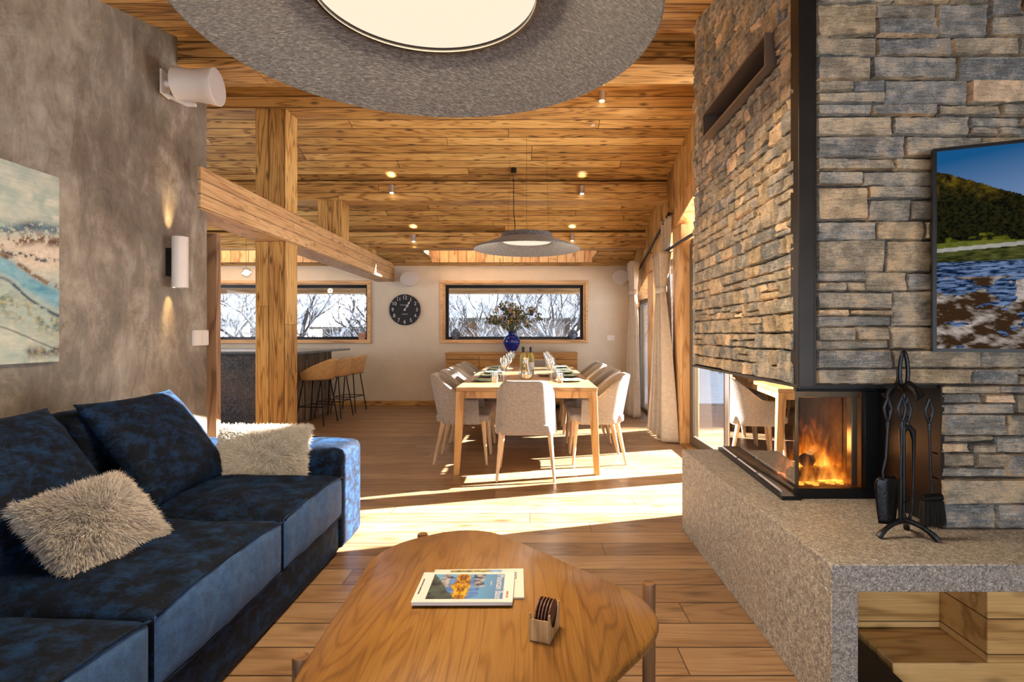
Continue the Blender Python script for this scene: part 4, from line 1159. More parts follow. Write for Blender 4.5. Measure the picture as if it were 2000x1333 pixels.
# ------------------------------------------------------------------ lamps
def lamp_big():
    c = Vector((-.352, 1.84, 2.2))
    r = empty('pendant_lamp', c, 0, 'huge grey felt disc pendant lamp with a glowing round diffuser', 'lamp')
    R_ = .762
    prof = [(.372, .128), (.45, .105), (.6, .055), (.72, .014), (R_-.006, .001), (R_, .004), (R_, .012), (.72, .032), (.6, .075), (.42, .135), (.40, .20), (.36, .21), (.0, .21)]
    MB().lathe(prof, seg=96).build('shade', 'felt', r, smooth='auto')
    MB().lathe([(.362, .105), (.373, .105), (.373, .135), (.362, .135), (.362, .105)], seg=80).build('rim_ring', 'steel', r, smooth='auto')
    MB().lathe([(.0, .122), (.362, .122), (.362, .13), (0, .13)], seg=64).build('diffuser', 'diffuser', r)
    for a in (0.4, 2.5, 4.6): MB().tube([(.34*math.cos(a), .34*math.sin(a), .21), (.34*math.cos(a), .34*math.sin(a), zc(1.84)-2.2)], .0012, 5).build('suspension_wire', 'black', r)
    L = light('pendant_lamp_light', 'AREA', (0, 0, .115), 62, (1.0, .78, .52), shape='DISK', size=.70)
    L.parent = r
    L = light('pendant_lamp_uplight', 'AREA', (0, 0, .22), 20, (1.0, .76, .45), aim=(0, 0, 1), shape='DISK', size=.6)
    L.parent = r
lamp_big()
def lamp_small():
    c = Vector((-.075, 6.35, 2.158))
    r = empty('pendant_lamp', c, 0, 'wide shallow grey felt pendant lamp over the dining table', 'lamp')
    prof = [(.24, .10), (.36, .068), (.5, .028), (.595, .0), (.6, .004), (.598, .012), (.5, .052), (.4, .09), (.29, .125)]
    MB().lathe(prof, seg=72).build('shade', 'felt', r, smooth='auto')
    MB().lathe([(.29, .10), (.29, .172), (.275, .18), (.0, .185)], seg=48).build('cap', 'felt', r, smooth='auto')
    MB().lathe([(.0, .088), (.27, .088), (.27, .095), (0, .095)], seg=48).build('diffuser', 'diffuser', r)
    m = MB(); m.tube([(-.16, .3, .88), (-.158, .28, .5), (-.14, .22, .3), (-.15, .2, .25), (-.1, .1, .2), (-.05, 0, .186)], .005, 6)
    m.build('cable', 'black', r, smooth=True)
    MB().lathe([(.0, 0), (.035, 0), (.035, .05), (0, .05)], (-.16, .33, zc(6.68)-2.158-.05), 20).build('ceiling_cup', 'black', r, smooth='auto')
    for x, y in ((-.22, .15), (.25, .1), (0, -.25)): MB().tube([(x, y, .16), (x*.9, y*.9, zc(6.35+y)-2.158)], .0012, 5).build('suspension_wire', 'black', r)
    L = light('dining_lamp_light', 'AREA', (0, 0, .08), 14, (1.0, .80, .56), shape='DISK', size=.5); L.parent = r
lamp_small()
# ceiling spots
def spot(x, y, z, lab, power, tilt=1):
    r = empty('spotlight', (x, y, z), 0, lab, 'spotlight', 'small cylindrical spotlights on the ceiling beams')
    MB().lathe([(0, .0), (.030, 0), (.030, .095), (0, .095)], (0, -.05, -.05), 20).build('housing', 'chrome', r, smooth='auto')
    MB().box(-.012, .012, -.02, 0, -.012, .012).build('bracket', 'chrome', r)
    MB().lathe([(0, 0), (.023, 0), (.018, .006), (0, .006)], (0, -.05, -.056), 16).build('bulb', 'bulb', r)
    L = light('spot_light', 'SPOT', (0, -.06, .08), power, (1, .78, .48), aim=(0, -.15, 1), spot_size=1.3, spot_blend=.8, shadow_soft_size=.02); L.parent = r
    L = light('spot_light', 'SPOT', (0, -.05, -.08), power*1.5, (1, .80, .52), aim=(0, -.12, -1), spot_size=1.6, spot_blend=.7, shadow_soft_size=.03); L.parent = r
spot(.645, 5.35, 3.45, 'small steel spotlight on the ridge beam, nearest the stone chimney', 3)
spot(-1.725, 6.90, 2.975, 'small lit spotlight above the long beam, on the beam over the table middle', 5)
spot(.59, 6.90, 2.965, 'small steel spotlight on the middle beam, on the curtain side', 3)
spot(-1.735, 8.20, 2.60, 'small lit spotlight on the last ceiling beam, above the wall clock', 5)
spot(.56, 8.20, 2.61, 'small lit spotlight on the last ceiling beam, above the long window', 5)
tag(MB().lathe([(0, 0), (.022, 0), (.025, .012), (0, .012)], (.62, 5.9, zc(5.9)-.012), 16).build('smoke_sensor', 'white', smooth='auto'), 'tiny white round sensor on the ceiling boards behind the ridge beam', 'sensor')

# wall sconce, switch, painting, speaker on plaster wall
def sconce():
    c = Vector((XL, 3.66, 1.67))
    r = empty('wall_sconce', c, 0, 'white half cylinder wall light on the grey plaster wall', 'wall light')
    MB().lathe([(.048, -.165), (.048, .165), (.044, .165), (.044, -.165), (.048, -.165)], (.075, 0, 0), 32).build('shade', 'white', r, smooth='auto')
    MB().box(0, .03, -.03, .03, -.09, .09).build('back_plate', 'black', r)
    for s in (1, -1):
        L = light('sconce_light', 'SPOT', (.045, 0, s*.15), 20, (1, .66, .30), aim=(-.22, 0, s), spot_size=.75, spot_blend=.9, shadow_soft_size=.015); L.parent = r
sconce()
r = empty('light_switch', (XL, 3.99, 1.178), 0, 'white double switch plate on the plaster wall', 'switch')
MB().box(0, .022, -.085, .085, -.055, .055).build('plate', 'white', r, bevel=.003)
MB().box(.022, .027, -.078, -.003, -.047, .047).build('rocker', 'white', r, bevel=.002)
MB().box(.022, .027, .003, .078, -.047, .047).build('rocker', 'white', r, bevel=.002)
def paint(U, V):
    X = U*14; Y = V*9
    w = fbm(X*.8, Y*.8, 2); t = fbm(X*2+w*2, Y*2.6, 7); t2 = fbm(X*7, Y*8, 4); f3 = fbm(X*1.5+3, Y*22, 31)
    q = np.sin((U*1.38-1.20)*7)*1.15
    C = mixc((.33, .44, .41), (.60, .63, .56), t*1.7-.35)
    def lay(c, mask, a=1.0):
        nonlocal C
        m_ = np.clip(mask*a, 0, 1)[..., None]; C = C*(1-m_)+c*m_
    lay(mixc((.55, .47, .38), (.78, .72, .62), t2*1.4-.2), np.clip(1-np.abs(V-.55-.02*q)/.15, 0, 1)*1.4)
    lay(mixc((.05, .24, .38), (.28, .52, .62), t*1.5-.3), np.exp(-((V-.42+.075*q+.02*(w-.5))/.05)**2), 1.3)
    lay(mixc((.04, .14, .16), (.42, .36, .16), t2*2.4-.75), np.exp(-((V-.26+.06*q+.05*(w-.5))/.075)**2)*np.clip((t-.36)*6, 0, 1), .9)
    lay(mixc((.012, .02, .04), (.10, .20, .28), t2*2-.5), np.exp(-((V-.685-.02*q+.05*(w-.5))/.035)**2)*np.clip((t2+t-.72)*6, 0, 1))
    lay(mixc((.03, .012, .01), (.25, .11, .04), t2*2-.6), np.exp(-((V-.62-.02*q+.06*(w-.5))/.03)**2)*np.clip((t2+t-.80)*6, 0, 1))
    lay(np.array([.02, .03, .05])*np.ones(3), np.exp(-((V-.555-.05*(w-.5)*2)/.012)**2)*np.clip((t2-.42)*8, 0, 1))
    lay(mixc((.02, .015, .02), (.33, .18, .05), t2*2-.6), np.exp(-((V-.475+.07*q+.02*(w-.5))/.016)**2)*np.clip((t2+t-.78)*6, 0, 1))
    lay(np.array([.012, .06, .09])*np.ones(3), np.exp(-((V-.345+.085*q+.03*(w-.5))/.010)**2)*np.clip((t-.3)*6, 0, 1))
    lay(mixc((.015, .07, .13), (.35, .28, .14), t2*2.4-.7), np.exp(-((V-.055)/.035)**2)*np.clip((q+.2)*3, 0, 1)*np.clip((t-.33)*7, 0, 1))
    lay(np.array([.08, .09, .10])*np.ones(3), np.exp(-((V-.135+.06*q+.03*(w-.5))/.005)**2), .8)
    return C*(.85+.3*f3)[..., None]
r = empty('canvas_painting', (XL, 2.25, 1.068), 0, 'unframed abstract painting in pale blue and cream on the plaster wall', 'painting')
MB().box(0.002, .03, -.85, .53, 0, .907).build('stretcher', 'paper', r)
picture('canvas', 'painting', (.0305, -.85, 0), (0, 1.38, 0), (0, 0, .907), 520, 360, paint, r)
def speaker(name, loc, rot, s, lab, grp=None):
    r = empty(name, loc, 0, lab, 'speaker', grp); r.rotation_euler = rot; r.scale = (s, s, s)
    # body axis along local -Y (towards the listener), waisted drum
    n = 40
    def ring(rx, rz, y): return [(rx*math.cos(2*PI*k/n), y, rz*math.sin(2*PI*k/n)) for k in range(n)]
    m = MB(); secs = [(.118, .098, .10), (.115, .095, .06), (.108, .088, .0), (.118, .098, -.07), (.128, .106, -.115), (.124, .102, -.122)]
    vs = []
    for rx, rz, y in secs: vs += ring(rx, rz, y)
    fs = [tuple(range(n-1, -1, -1))]
    for j in range(len(secs)-1): fs += [(j*n+k, j*n+(k+1) % n, (j+1)*n+(k+1) % n, (j+1)*n+k) for k in range(n)]
    m.add(vs, fs); m.build('housing', 'white', r, smooth='auto')
    m = MB(); vs = ring(.124, .102, -.122)+ring(.09, .075, -.130)+ring(.03, .025, -.133)
    fs = [(j*n+k, j*n+(k+1) % n, (j+1)*n+(k+1) % n, (j+1)*n+k) for j in range(2) for k in range(n)]+[tuple(2*n+k for k in range(n))]
    m.add(vs, fs); m.build('grille', 'grille', r, smooth=True)
    m = MB(); m.tube([(0, .10, 0), (0, .17, 0)], .02, 10); m.box(-.05, .05, .165, .175, -.07, .07); m.tube([(0, .17, -.06), (0, .05, -.115), (0, 0, -.115)], .012, 8)
    m.build('bracket', 'white', r)
    return r
speaker('speaker', (-2.17, 3.62, 2.80), (0, 0, PI*.545), 1.08, 'round white speaker high on the plaster wall near the sconce')
speaker('speaker', (-2.055, YB-.20, 2.115), (0, 0, .25), 1.15, 'oval white speaker above the wall clock')
speaker('speaker', (1.462, YB-.20, 2.14), (0, 0, -.3), 1.08, 'oval white speaker in the corner beside the far curtain')
tag(MB().box(1.24, 1.37, YB-.012, YB, 1.10, 1.19).build('light_switch', 'white', bevel=.003), 'small pale switch plate on the cream wall beside the far curtain', 'switch')

# clock
def clock():
    c = Vector((-2.165, YB, 1.618)); R_ = .262
    r = empty('wall_clock', c, 0, 'round black wall clock with white numerals', 'clock')
    def disc(rr, y0, y1, mat, nm):
        n = 64; m = MB(); vs = [(rr*math.cos(2*PI*k/n), y, rr*math.sin(2*PI*k/n)) for y in (y0, y1) for k in range(n)]
        m.add(vs, [tuple(range(n)), tuple(range(2*n-1, n-1, -1))]+[(k, n+k, n+(k+1) % n, (k+1) % n) for k in range(n)]); return m.build(nm, mat, r)
    disc(R_, -.03, -.002, plain('clock_black', (.006, .008, .015), .4), 'dial')
    face = (PI/2, 0, 0)
    for h in range(1, 13):
        a = PI/2-h*PI/6
        text('numeral', str(h), 'paper', (.203*math.cos(a), -.0315, .203*math.sin(a)), .085, face, r, .0006, 'CENTER', .95)
        m = MB(); ca, sa = math.cos(a), math.sin(a)
        m.tube([(.243*ca, -.031, .243*sa), (.257*ca, -.031, .257*sa)], .003, 4)
        m.build('tick', 'paper', r)
    text('lettering', 'THOS KENT', 'paper', (-.01, -.0315, .078), .026, face, r, .0004)
    text('lettering', 'LONDON', 'paper', (0, -.0315, -.075), .024, face, r, .0004)
    def hand(a, ln, w):
        d = Vector((math.cos(a), 0, math.sin(a))); p = Vector((-d.z, 0, d.x))
        pts = [d*-.02+p*w*.4, d*-.02-p*w*.4, d*ln*.45-p*w*.5, d*ln*.62-p*w*1.5, d*ln*.72-p*w*.5, d*ln, d*ln*.72+p*w*.5, d*ln*.62+p*w*1.5, d*ln*.45+p*w*.5]
        m = MB(); L = len(pts); q = [(v.x, -.034, v.z) for v in pts]+[(v.x, -.032, v.z) for v in pts]
        m.add(q, [tuple(range(L)), tuple(range(2*L-1, L-1, -1))]+[(i, L+i, L+(i+1) % L, (i+1) % L) for i in range(L)]); m.build('hand', 'paper', r)
    hand(PI/2-PI/6-.03, .215, .010); hand(PI/2-PI/6-.06, .13, .016)
    disc(.016, -.037, -.03, 'paper', 'hub')
clock()

# ------------------------------------------------------------------ dining furniture
TX0, TX1, TY0, TY1, TZ = -.662, .545, 4.80, 7.92, .75
DT = empty('dining_table', ((TX0+TX1)/2, (TY0+TY1)/2, 0), 0, 'long oak dining table laid for a meal', 'table')
cx, cy = DT.location.x, DT.location.y
hw, hl = (TX1-TX0)/2, (TY1-TY0)/2
MB().box(-hw, hw, -hl, hl, TZ-.034, TZ).build('tabletop', 'oak', DT, bevel=.003)
m = MB(); m.box(-hw+.06, hw-.06, -hl+.02, -hl+.045, TZ-.095, TZ-.034).box(-hw+.06, hw-.06, hl-.045, hl-.02, TZ-.095, TZ-.034)
m.box(-hw+.03, -hw+.055, -hl+.06, hl-.06, TZ-.095, TZ-.034).box(hw-.055, hw-.03, -hl+.06, hl-.06, TZ-.095, TZ-.034)
m.build('apron', 'oak_leg', DT)
for sx in (-1, 1):
    for sy in (-1, 1):
        x, y = sx*(hw-.038), sy*(hl-.038); a, b = .036, .024
        xo, yo = sx*.035, sy*.02
        MB().hexa([(x+xo-b, y+yo-b, 0), (x+xo+b, y+yo-b, 0), (x+xo+b, y+yo+b, 0), (x+xo-b, y+yo+b, 0), (x-a, y-a, TZ-.034), (x+a, y-a, TZ-.034), (x+a, y+a, TZ-.034), (x-a, y+a, TZ-.034)]).build('leg', 'oak_leg', DT, bevel=.004)

def make_chair():
    r = empty('dining_chair')
    # seat
    o = soft_box(.44, .50, .085, 12, 12, 5, .03, (0, 0, .012), seed=7, wr=.001).build('seat', 'fabric', r, smooth=True); o.location = (0, .01, .385); weld(o)
    # wrap-round shell, open to +Y
    hwid, yb, yf, rc = .262, -.225, .165, .15
    path = []
    for k in range(8): path.append((hwid, yf+(yb+rc-yf)*k/8, 0.0, (yf-(yf+(yb+rc-yf)*k/8))))
    P2 = []
    n1 = 9
    for k in range(n1): P2.append((hwid, yf+(yb+rc-yf)*k/n1, (1, 0)))
    for k in range(9):
        a = -PI/2*k/9; P2.append((hwid-rc+rc*math.cos(a), yb+rc+rc*math.sin(a), (math.cos(a), math.sin(a))))
    half = P2
    mid = [((hwid-rc)*(1-2*k/10), yb, (0, -1)) for k in range(11)]
    left = [(-x, y, (-nx, ny)) for x, y, (nx, ny) in reversed(half)]
    P = half+mid+left
    th = .042; zb = .385
    def top(x, y):
        t = (yf-y)/(yf-yb)            # 0 front, 1 back
        s = min(1, max(0, (t-.22)/.70)); s = s*s*(3-2*s)
        edge = max(0, abs(x)-.10)/.16
        return .60+.228*s-.05*min(1, max(0, abs(x)-.15)/.11)**2.0*s
    vs = []; ns = 0
    secs = []
    for (x, y, (nx, ny)) in P:
        zt = top(x, y); sec = []
        K = 7
        def off(z):
            t = (z-zb)/(.43)
            back = max(0, -ny)
            return (-nx*(.028*t), ny*.0-.085*t*(.25+.75*back)*1.0)
        zs = [zb+(zt-.02-zb)*k/K for k in range(K+1)]
        outer = []; inner = []
        for z in zs:
            ox, oy = off(z); outer.append((x+ox, y+oy, z)); inner.append((x+ox-nx*th, y+oy-ny*th, z))
        ox, oy = off(zt)
        cap = [(x+ox-nx*th*.10, y+oy-ny*th*.10, zt-.006), (x+ox-nx*th*.3, y+oy-ny*th*.3, zt), (x+ox-nx*th*.7, y+oy-ny*th*.7, zt), (x+ox-nx*th*.9, y+oy-ny*th*.9, zt-.006)]
        bot = [(x+off(zb)[0]-nx*.01, y-ny*.01, zb-.012)]
        sec = [bot[0]]+outer+cap+list(reversed(inner))
        secs.append(sec); ns = len(sec)
    for s_ in secs: vs += s_
    fs = []
    for i in range(len(secs)-1):
        for k in range(ns):
            k2 = (k+1) % ns; fs.append((i*ns+k, i*ns+k2, (i+1)*ns+k2, (i+1)*ns+k))
    fs.append(tuple(range(ns-1, -1, -1))); fs.append(tuple((len(secs)-1)*ns+k for k in range(ns)))
    m = MB().add(vs, fs)
    o = m.build('backrest', 'fabric', r, smooth='auto'); o.data.set_sharp_from_angle(angle=math.radians(70))
    for sx in (-1, 1):
        for sy, y0, y1 in ((1, .20, .235), (-1, -.17, -.255)):
            MB().tube([(sx*.20, y0, .40), (sx*.235, y1, 0)], [.023, .011], 10).build('leg', 'chair_wood', r, smooth='auto')
    MB().box(-.20, .20, -.18, .21, .368, .392).build('seat_rail', 'chair_wood', r, bevel=.004)
    return r
CH = make_chair()
used = [False]
def place_chair(x, y, rz, lab, grp):
    c = CH if not used[0] else copy_tree(CH)
    used[0] = True
    c.location = (x, y, 0); c.rotation_euler = (0, 0, rz); tag(c, lab, 'chair', grp); return c
cys = [5.42, 5.98, 6.54, 7.10, 7.66]
ords = ['nearest the sofa', 'second from the near end', 'third from the near end', 'second from the far end', 'nearest the end wall']
place_chair(-.065, 4.83, 0, 'taupe upholstered armchair at the near head of the table, its back to the viewer', 'chairs around the dining table')
for y, w in zip(cys, ords):
    place_chair(-.665, y, -PI/2, 'taupe upholstered dining armchair on the bar side of the table, %s' % w, 'chairs around the dining table')
    place_chair(.60, y, PI/2, 'taupe upholstered dining armchair on the curtain side of the table, %s' % w, 'chairs around the dining table')
place_chair(.03, 8.16, PI, 'taupe upholstered armchair at the far head of the table before the sideboard', 'chairs around the dining table')

# tableware
def lath(name, prof, mat, seg=24, parent=None): return MB().lathe(prof, seg=seg).build(name, mat, parent, smooth='auto')
def wineglass():
    return lath('wine_glass', [(0, 0), (.036, .0), (.034, .003), (.006, .008), (.004, .03), (.004, .095), (.012, .105), (.034, .13), (.042, .165), (.040, .195), (.034, .228), (.0325, .228), (.0385, .195), (.0405, .165), (.032, .132), (.010, .108), (0, .106)], 'crystal', 20)
def tumbler():
    return lath('water_glass', [(0, 0), (.030, 0), (.038, .05), (.037, .095), (.0355, .095), (.0365, .05), (.0285, .006), (0, .006)], 'crystal', 20)
def plate():
    r = empty('dinner_plate')
    lath('rim', [(0, .0), (.08, .0), (.135, .012), (.137, .015), (.13, .015), (.085, .006), (0, .006)], 'plate', 36, r)
    m = MB(); m.lathe([(0, .0065), (.082, .0075), (.088, .0095), (.083, .0085)], seg=30); m.build('well', 'plate_w', r, smooth='auto')
    return r
def napkin():
    m = MB(); rnd = random.Random(8)
    m.grid(lambda u, v: (-.105+.21*u, (-.04+.08*v), .0095+.006*math.sin(u*9+v*2)*0+.010*math.sin(PI*v)+.003*math.sin(u*14+v*5)), 16, 10)
    o = m.build('napkin', 'napkin', smooth=True); q = o.modifiers.new('s', 'SOLIDIFY'); q.thickness = .008; q.offset = -1
    return o
pw, pt_, pp, pn = wineglass(), tumbler(), plate(), napkin()
first = {}
def put(proto, x, y, z, rz, lab, cat, grp):
    k = proto.name
    o = proto if k not in first else copy_tree(proto)
    first[k] = 1
    o.location = (x, y, z); o.rotation_euler = (0, 0, rz); tag(o, lab, cat, grp); return o
side_n = {-1: 'on the bar side', 1: 'on the curtain side'}
for s in (-1, 1):
    for i, y in enumerate(cys):
        w = ords[i]
        ex = TX0 if s < 0 else TX1
        put(pp, ex-s*.20, y, TZ+.001, 0, 'green grey plate %s of the table, %s' % (side_n[s], w), 'plate', 'dinner plates on the table')
        put(pn, ex-s*.20, y, TZ+.008, .25*s, 'sage green napkin on the plate %s, %s' % (side_n[s], w), 'napkin', 'napkins on the plates')
        put(pw, ex-s*.375, y+.02, TZ+.001, 0, 'clear wine glass %s of the table, %s' % (side_n[s], w), 'wine glass', 'wine glasses on the table')
        put(pt_, ex-s*.30, y-.17, TZ+.001, 0, 'clear water glass %s of the table, %s' % (side_n[s], w), 'glass', 'water glasses on the table')
o = lath('carafe', [(0, 0), (.035, 0), (.062, .02), (.074, .065), (.066, .11), (.036, .16), (.031, .19), (.040, .225), (.037, .225), (.028, .19), (.033, .16), (.062, .11), (.070, .065), (.058, .022), (0, .006)], 'crystal', 32)
o.location = (-.075, 5.50, TZ+.001); tag(o, 'round bellied glass water carafe in the middle of the table', 'carafe')
for (x, y, lab) in ((-.115, 6.3, 'white wine bottle with black cap on the bar side of the pair'), (-.03, 6.32, 'white wine bottle with black cap on the curtain side of the pair')):
    r = empty('wine_bottle', (x, y, TZ+.001), 0, lab, 'bottle', 'wine bottles on the table')
    lath('body', [(0, 0), (.036, 0), (.038, .01), (.038, .19), (.030, .22), (.015, .25), (.014, .30), (0, .30)], 'wine', 24, r)
    lath('cap', [(.0155, .245), (.016, .30), (.016, .312), (0, .312)], 'black', 16, r)
    if x > -.05: lath('label_band', [(.0385, .06), (.0385, .14)], 'paper', 24, r)
for k in range(3):
    pass
o = empty('condiment_dish', (.12, 6.1, TZ+.001), 0, 'small pale dish on the table behind the carafe', 'dish')
lath('bowl', [(0, 0), (.05, 0), (.09, .025), (.087, .025), (.05, .006), (0, .006)], 'plate_w', 24, o)

# sideboard
SX0, SX1 = -1.40, .70
r = empty('sideboard', (-.35, 9.2, 0), 0, 'low oak sideboard with ribbed doors under the long window', 'sideboard')
a = (SX1-SX0)/2
MB().box(-a, a, -.22, .22, .10, .885).build('carcass', 'oak_cab', r, bevel=.004)
MB().box(-a-.01, a+.01, -.24, .225, .885, .91).build('top', 'oak_cab', r, bevel=.003)
for k in range(4):
    x0 = -a+.03+k*(2*a-.06)/4; x1 = x0+(2*a-.06)/4-.012
    m = MB()
    if k in (0, 3):
        for j in range(12): m.box(x0, x1, -.24, -.222, .13+j*.062, .13+j*.062+.048)
        m.box(x0, x1, -.225, -.22, .13, .87)
    else: m.box(x0, x1, -.237, -.22, .13, .87)
    m.build('door', 'oak_cab', r, bevel=.002)
for sx in (-1, 1):
    for sy in (-1, 1): MB().box(sx*(a-.06)-.02, sx*(a-.06)+.02, sy*.17-.02, sy*.17+.02, 0, .10).build('leg', 'oak_cab', r)
o = lath('vase', [(0, 0), (.05, 0), (.09, .05), (.135, .14), (.14, .20), (.105, .26), (.06, .285), (.055, .32), (.07, .335), (.05, .335), (.045, .29)], 'cobalt', 36)
vx, vy, vz = -.355, 9.17, .911
o.location = (vx, vy, vz); tag(o, 'round cobalt blue vase on the sideboard', 'vase')
b = empty('dried_bouquet', (vx, vy, vz+.30), 0, 'dried flower bouquet in the cobalt vase', 'flowers')
rnd = random.Random(12)
st, lf, b1, b2, b3 = MB(), MB(), MB(), MB(), []
def blob(m, p, s):
    m.lathe([(0, -s), (s*.7, -s*.7), (s, 0), (s*.7, s*.7), (0, s)], p, 7)
for i in range(80):
    a_ = rnd.uniform(0, 2*PI); el = rnd.uniform(.12, 1.0); ln = rnd.uniform(.20, .50)
    d = Vector((math.cos(a_)*math.sin(el)*1.15, math.sin(a_)*math.sin(el)*.7, math.cos(el)))
    tip = d*ln
    st.tube([(0, 0, 0), d*ln*.5+Vector((0, 0, .02)), tip], .0025, 4)
    q = rnd.random()
    if q < .45:
        for k in range(18):
            c_ = tip+Vector((rnd.uniform(-.05, .05), rnd.uniform(-.04, .04), rnd.uniform(-.06, .05))); w_ = Vector((rnd.uniform(-1, 1), rnd.uniform(-1, 1), rnd.uniform(-.4, 1))).normalized()
            s_ = w_.cross(Vector((rnd.random(), rnd.random(), .3))).normalized()
            L_ = .055; lf.add([c_, c_+w_*L_*.5+s_*.018, c_+w_*L_, c_+w_*L_*.5-s_*.018], [(0, 1, 2, 3)])
    elif q < .75:
        for k in range(10): blob(b1, tip+Vector((rnd.uniform(-.03, .03), rnd.uniform(-.03, .03), rnd.uniform(-.03, .03))), .009)
    elif q < .9:
        for k in range(8): blob(b2, tip+Vector((rnd.uniform(-.03, .03), rnd.uniform(-.03, .03), rnd.uniform(-.03, .03))), .009)
    elif len(b3) < 9: b3.append((tip, .032))
for k in range(4): b3.append((Vector((rnd.uniform(-.04, .05), -.10, .28+rnd.uniform(0, .06))), .034))
st.build('stems', 'leaf', b); lf.build('leaves', 'leaf', b); b1.build('pink_blooms', 'bloom', b, smooth=True); b2.build('ochre_blooms', 'bloom_y', b, smooth=True); 
for p_, s_ in b3:
    q = MB(); blob(q, (0, 0, 0), s_); q.build('navy_bloom', 'bloom_b', b, smooth=True, loc=tuple(p_))
for x, lab in ((-1.32, 'painted blue ceramic jar on the window sill, on the clock side'), (.665, 'painted blue ceramic jar on the window sill, on the curtain side')):
    r = empty('ginger_jar', (x, YB+.055, 1.116), 0, lab, 'jar', 'ceramic jars on the window sill')
    lath('body', [(0, 0), (.035, 0), (.05, .02), (.088, .07), (.088, .105), (.055, .145), (.04, .15)], 'urn', 28, r)
    lath('lid', [(.045, .150), (.042, .165), (.015, .18), (.012, .195), (0, .2)], 'urn', 20, r)
tag(MB().box(-2.95, -2.84, YB+.0, YB+.03, 1.116, 1.235).build('picture_block', plain('terracotta_tile', (.42, .20, .14), .6, noise=.5, nscale=25), bevel=.003), 'small reddish tile standing on the kitchen window sill', 'tile')

# ------------------------------------------------------------------ kitchen bar and stools
KB = empty('kitchen_bar', (-4.1, 8.0, 0), 0, 'kitchen bar counter with dark granite end and ribbed wood front', 'bar counter')
def kb(m, n_, mat, **k):
    o = m.build(n_, mat, KB, **k); o.location = -Vector(KB.location); return o
kb(MB().box(-5.1, -2.91, 6.95, 8.95, .955, .985), 'worktop', 'worktop', bevel=.003)
kb(MB().box(-4.9, -3.2, 6.98, 7.03, 0, .955), 'end_panel', 'granite_dark')
m = MB()
for k in range(27): m.box(-3.215, -3.195, 7.035+k*.07, 7.035+k*.07+.055, 0, .955)
m.box(-3.24, -3.215, 7.03, 8.93, 0, .955)
kb(m, 'slatted_front', 'slat')
kb(MB().box(-4.9, -3.24, 7.03, 8.93, 0, .95), 'carcass', 'black')
def make_stool():
    r = empty('bar_stool')
    # local: faces -X (towards the counter)
    m = MB()
    zs0, zs1 = .60, .885
    def shell(u, v):
        a = (u-.5)*2*2.15           # sweep angle round +X
        back = math.cos(a*.5)**2 if abs(a) < PI else 0
        rr = .205; low = .60; hi = .66+.225*max(0, math.cos(a*.62))**1.5
        z = low+(hi-low)*v
        fl = 1+.16*v
        return (rr*math.cos(a)*fl*(1.0)+.02*v*max(0, math.cos(a)), rr*1.12*math.sin(a)*fl, z)
    m.grid(shell, 40, 8)
    o = m.build('backrest', 'stool_wood', r, smooth=True); q = o.modifiers.new('s', 'SOLIDIFY'); q.thickness = .012; q.offset = 1
    MB().lathe([(0, 0), (.18, 0), (.195, .02), (.19, .05), (.15, .06), (0, .06)], (-.01, 0, .60), 32).build('seat', 'seat_grey', r, smooth='auto')
    for sx in (-1, 1):
        for sy in (-1, 1): MB().tube([(sx*.125, sy*.125, .60), (sx*.20, sy*.20, 0)], .009, 8).build('leg', 'black', r, smooth='auto')
    m = MB()
    for z, q in ((.24, .170),):
        c4 = [(q, q, z), (-q, q, z), (-q, -q, z), (q, -q, z)]
        for k in range(4): m.tube([c4[k], c4[(k+1) % 4]], .007, 6)
    m.build('footrest', 'black', r, smooth='auto')
    MB().box(-.14, .14, -.14, .14, .588, .60).build('seat_frame', 'black', r)
    return r
st_ = make_stool()
for i, (y, lab) in enumerate(((7.62, 'oak backed bar stool nearest the larch post'), (8.22, 'oak backed bar stool in the middle of the three'), (8.82, 'oak backed bar stool nearest the end wall'))):
    o = st_ if i == 0 else copy_tree(st_)
    o.location = (-2.93+.02*i, y, 0); o.rotation_euler = (0, 0, -.12); tag(o, lab, 'bar stool', 'bar stools at the kitchen counter')
r = empty('globe_pendant', (-4.08, 8.0, 2.08), 0, 'small clear glass globe pendant over the kitchen bar', 'lamp')
lath('globe', [(0, -.075), (.04, -.063), (.07, -.03), (.075, 0), (.065, .038), (.035, .066), (.0, .075)], 'crystal', 24, r)
lath('bulb', [(0, -.02), (.02, 0), (.012, .03), (0, .035)], 'bulb', 12, r)
MB().tube([(0, 0, .075), (0, 0, zc(8.0)-2.08)], .002, 5).build('cable', 'black', r)
L = light('globe_light', 'POINT', (0, 0, 0), 6, (1, .82, .55), shadow_soft_size=.05); L.parent = r

# ------------------------------------------------------------------ curtains
def curtain_mesh(yc, xc, ztop, w_top, w_tie, w_bot, ztie, seed, folds=9, amp=.05, xbot=-.0, y_lean=0.0, zbot=.015):
    rnd = random.Random(seed); ph = rnd.uniform(0, 6)
    def f(u, v):
        z = zbot+(ztop-zbot)*v
        if z > ztie:
            t = (z-ztie)/(ztop-ztie); w = w_tie+(w_top-w_tie)*(t**.7); a = amp*(.45+.55*t)
        else:
            t = (ztie-z)/(ztie-zbot); w = w_tie+(w_bot-w_tie)*(t**.75); a = amp*(.45+.75*t)
        uu = (u-.5)
        lean = y_lean*(1-z/ztop)
        y = yc+lean+uu*w+.012*math.sin(z*3+u*9+ph)
        x = xc+xbot*(1-z/ztop)+a*math.sin(u*folds*2*PI+ph+.6*math.sin(z*2.2))+.35*a*math.sin(u*folds*3.1+ph*2+z)
        return (x, y, z)
    m = MB(); m.grid(f, 140, 44); return m
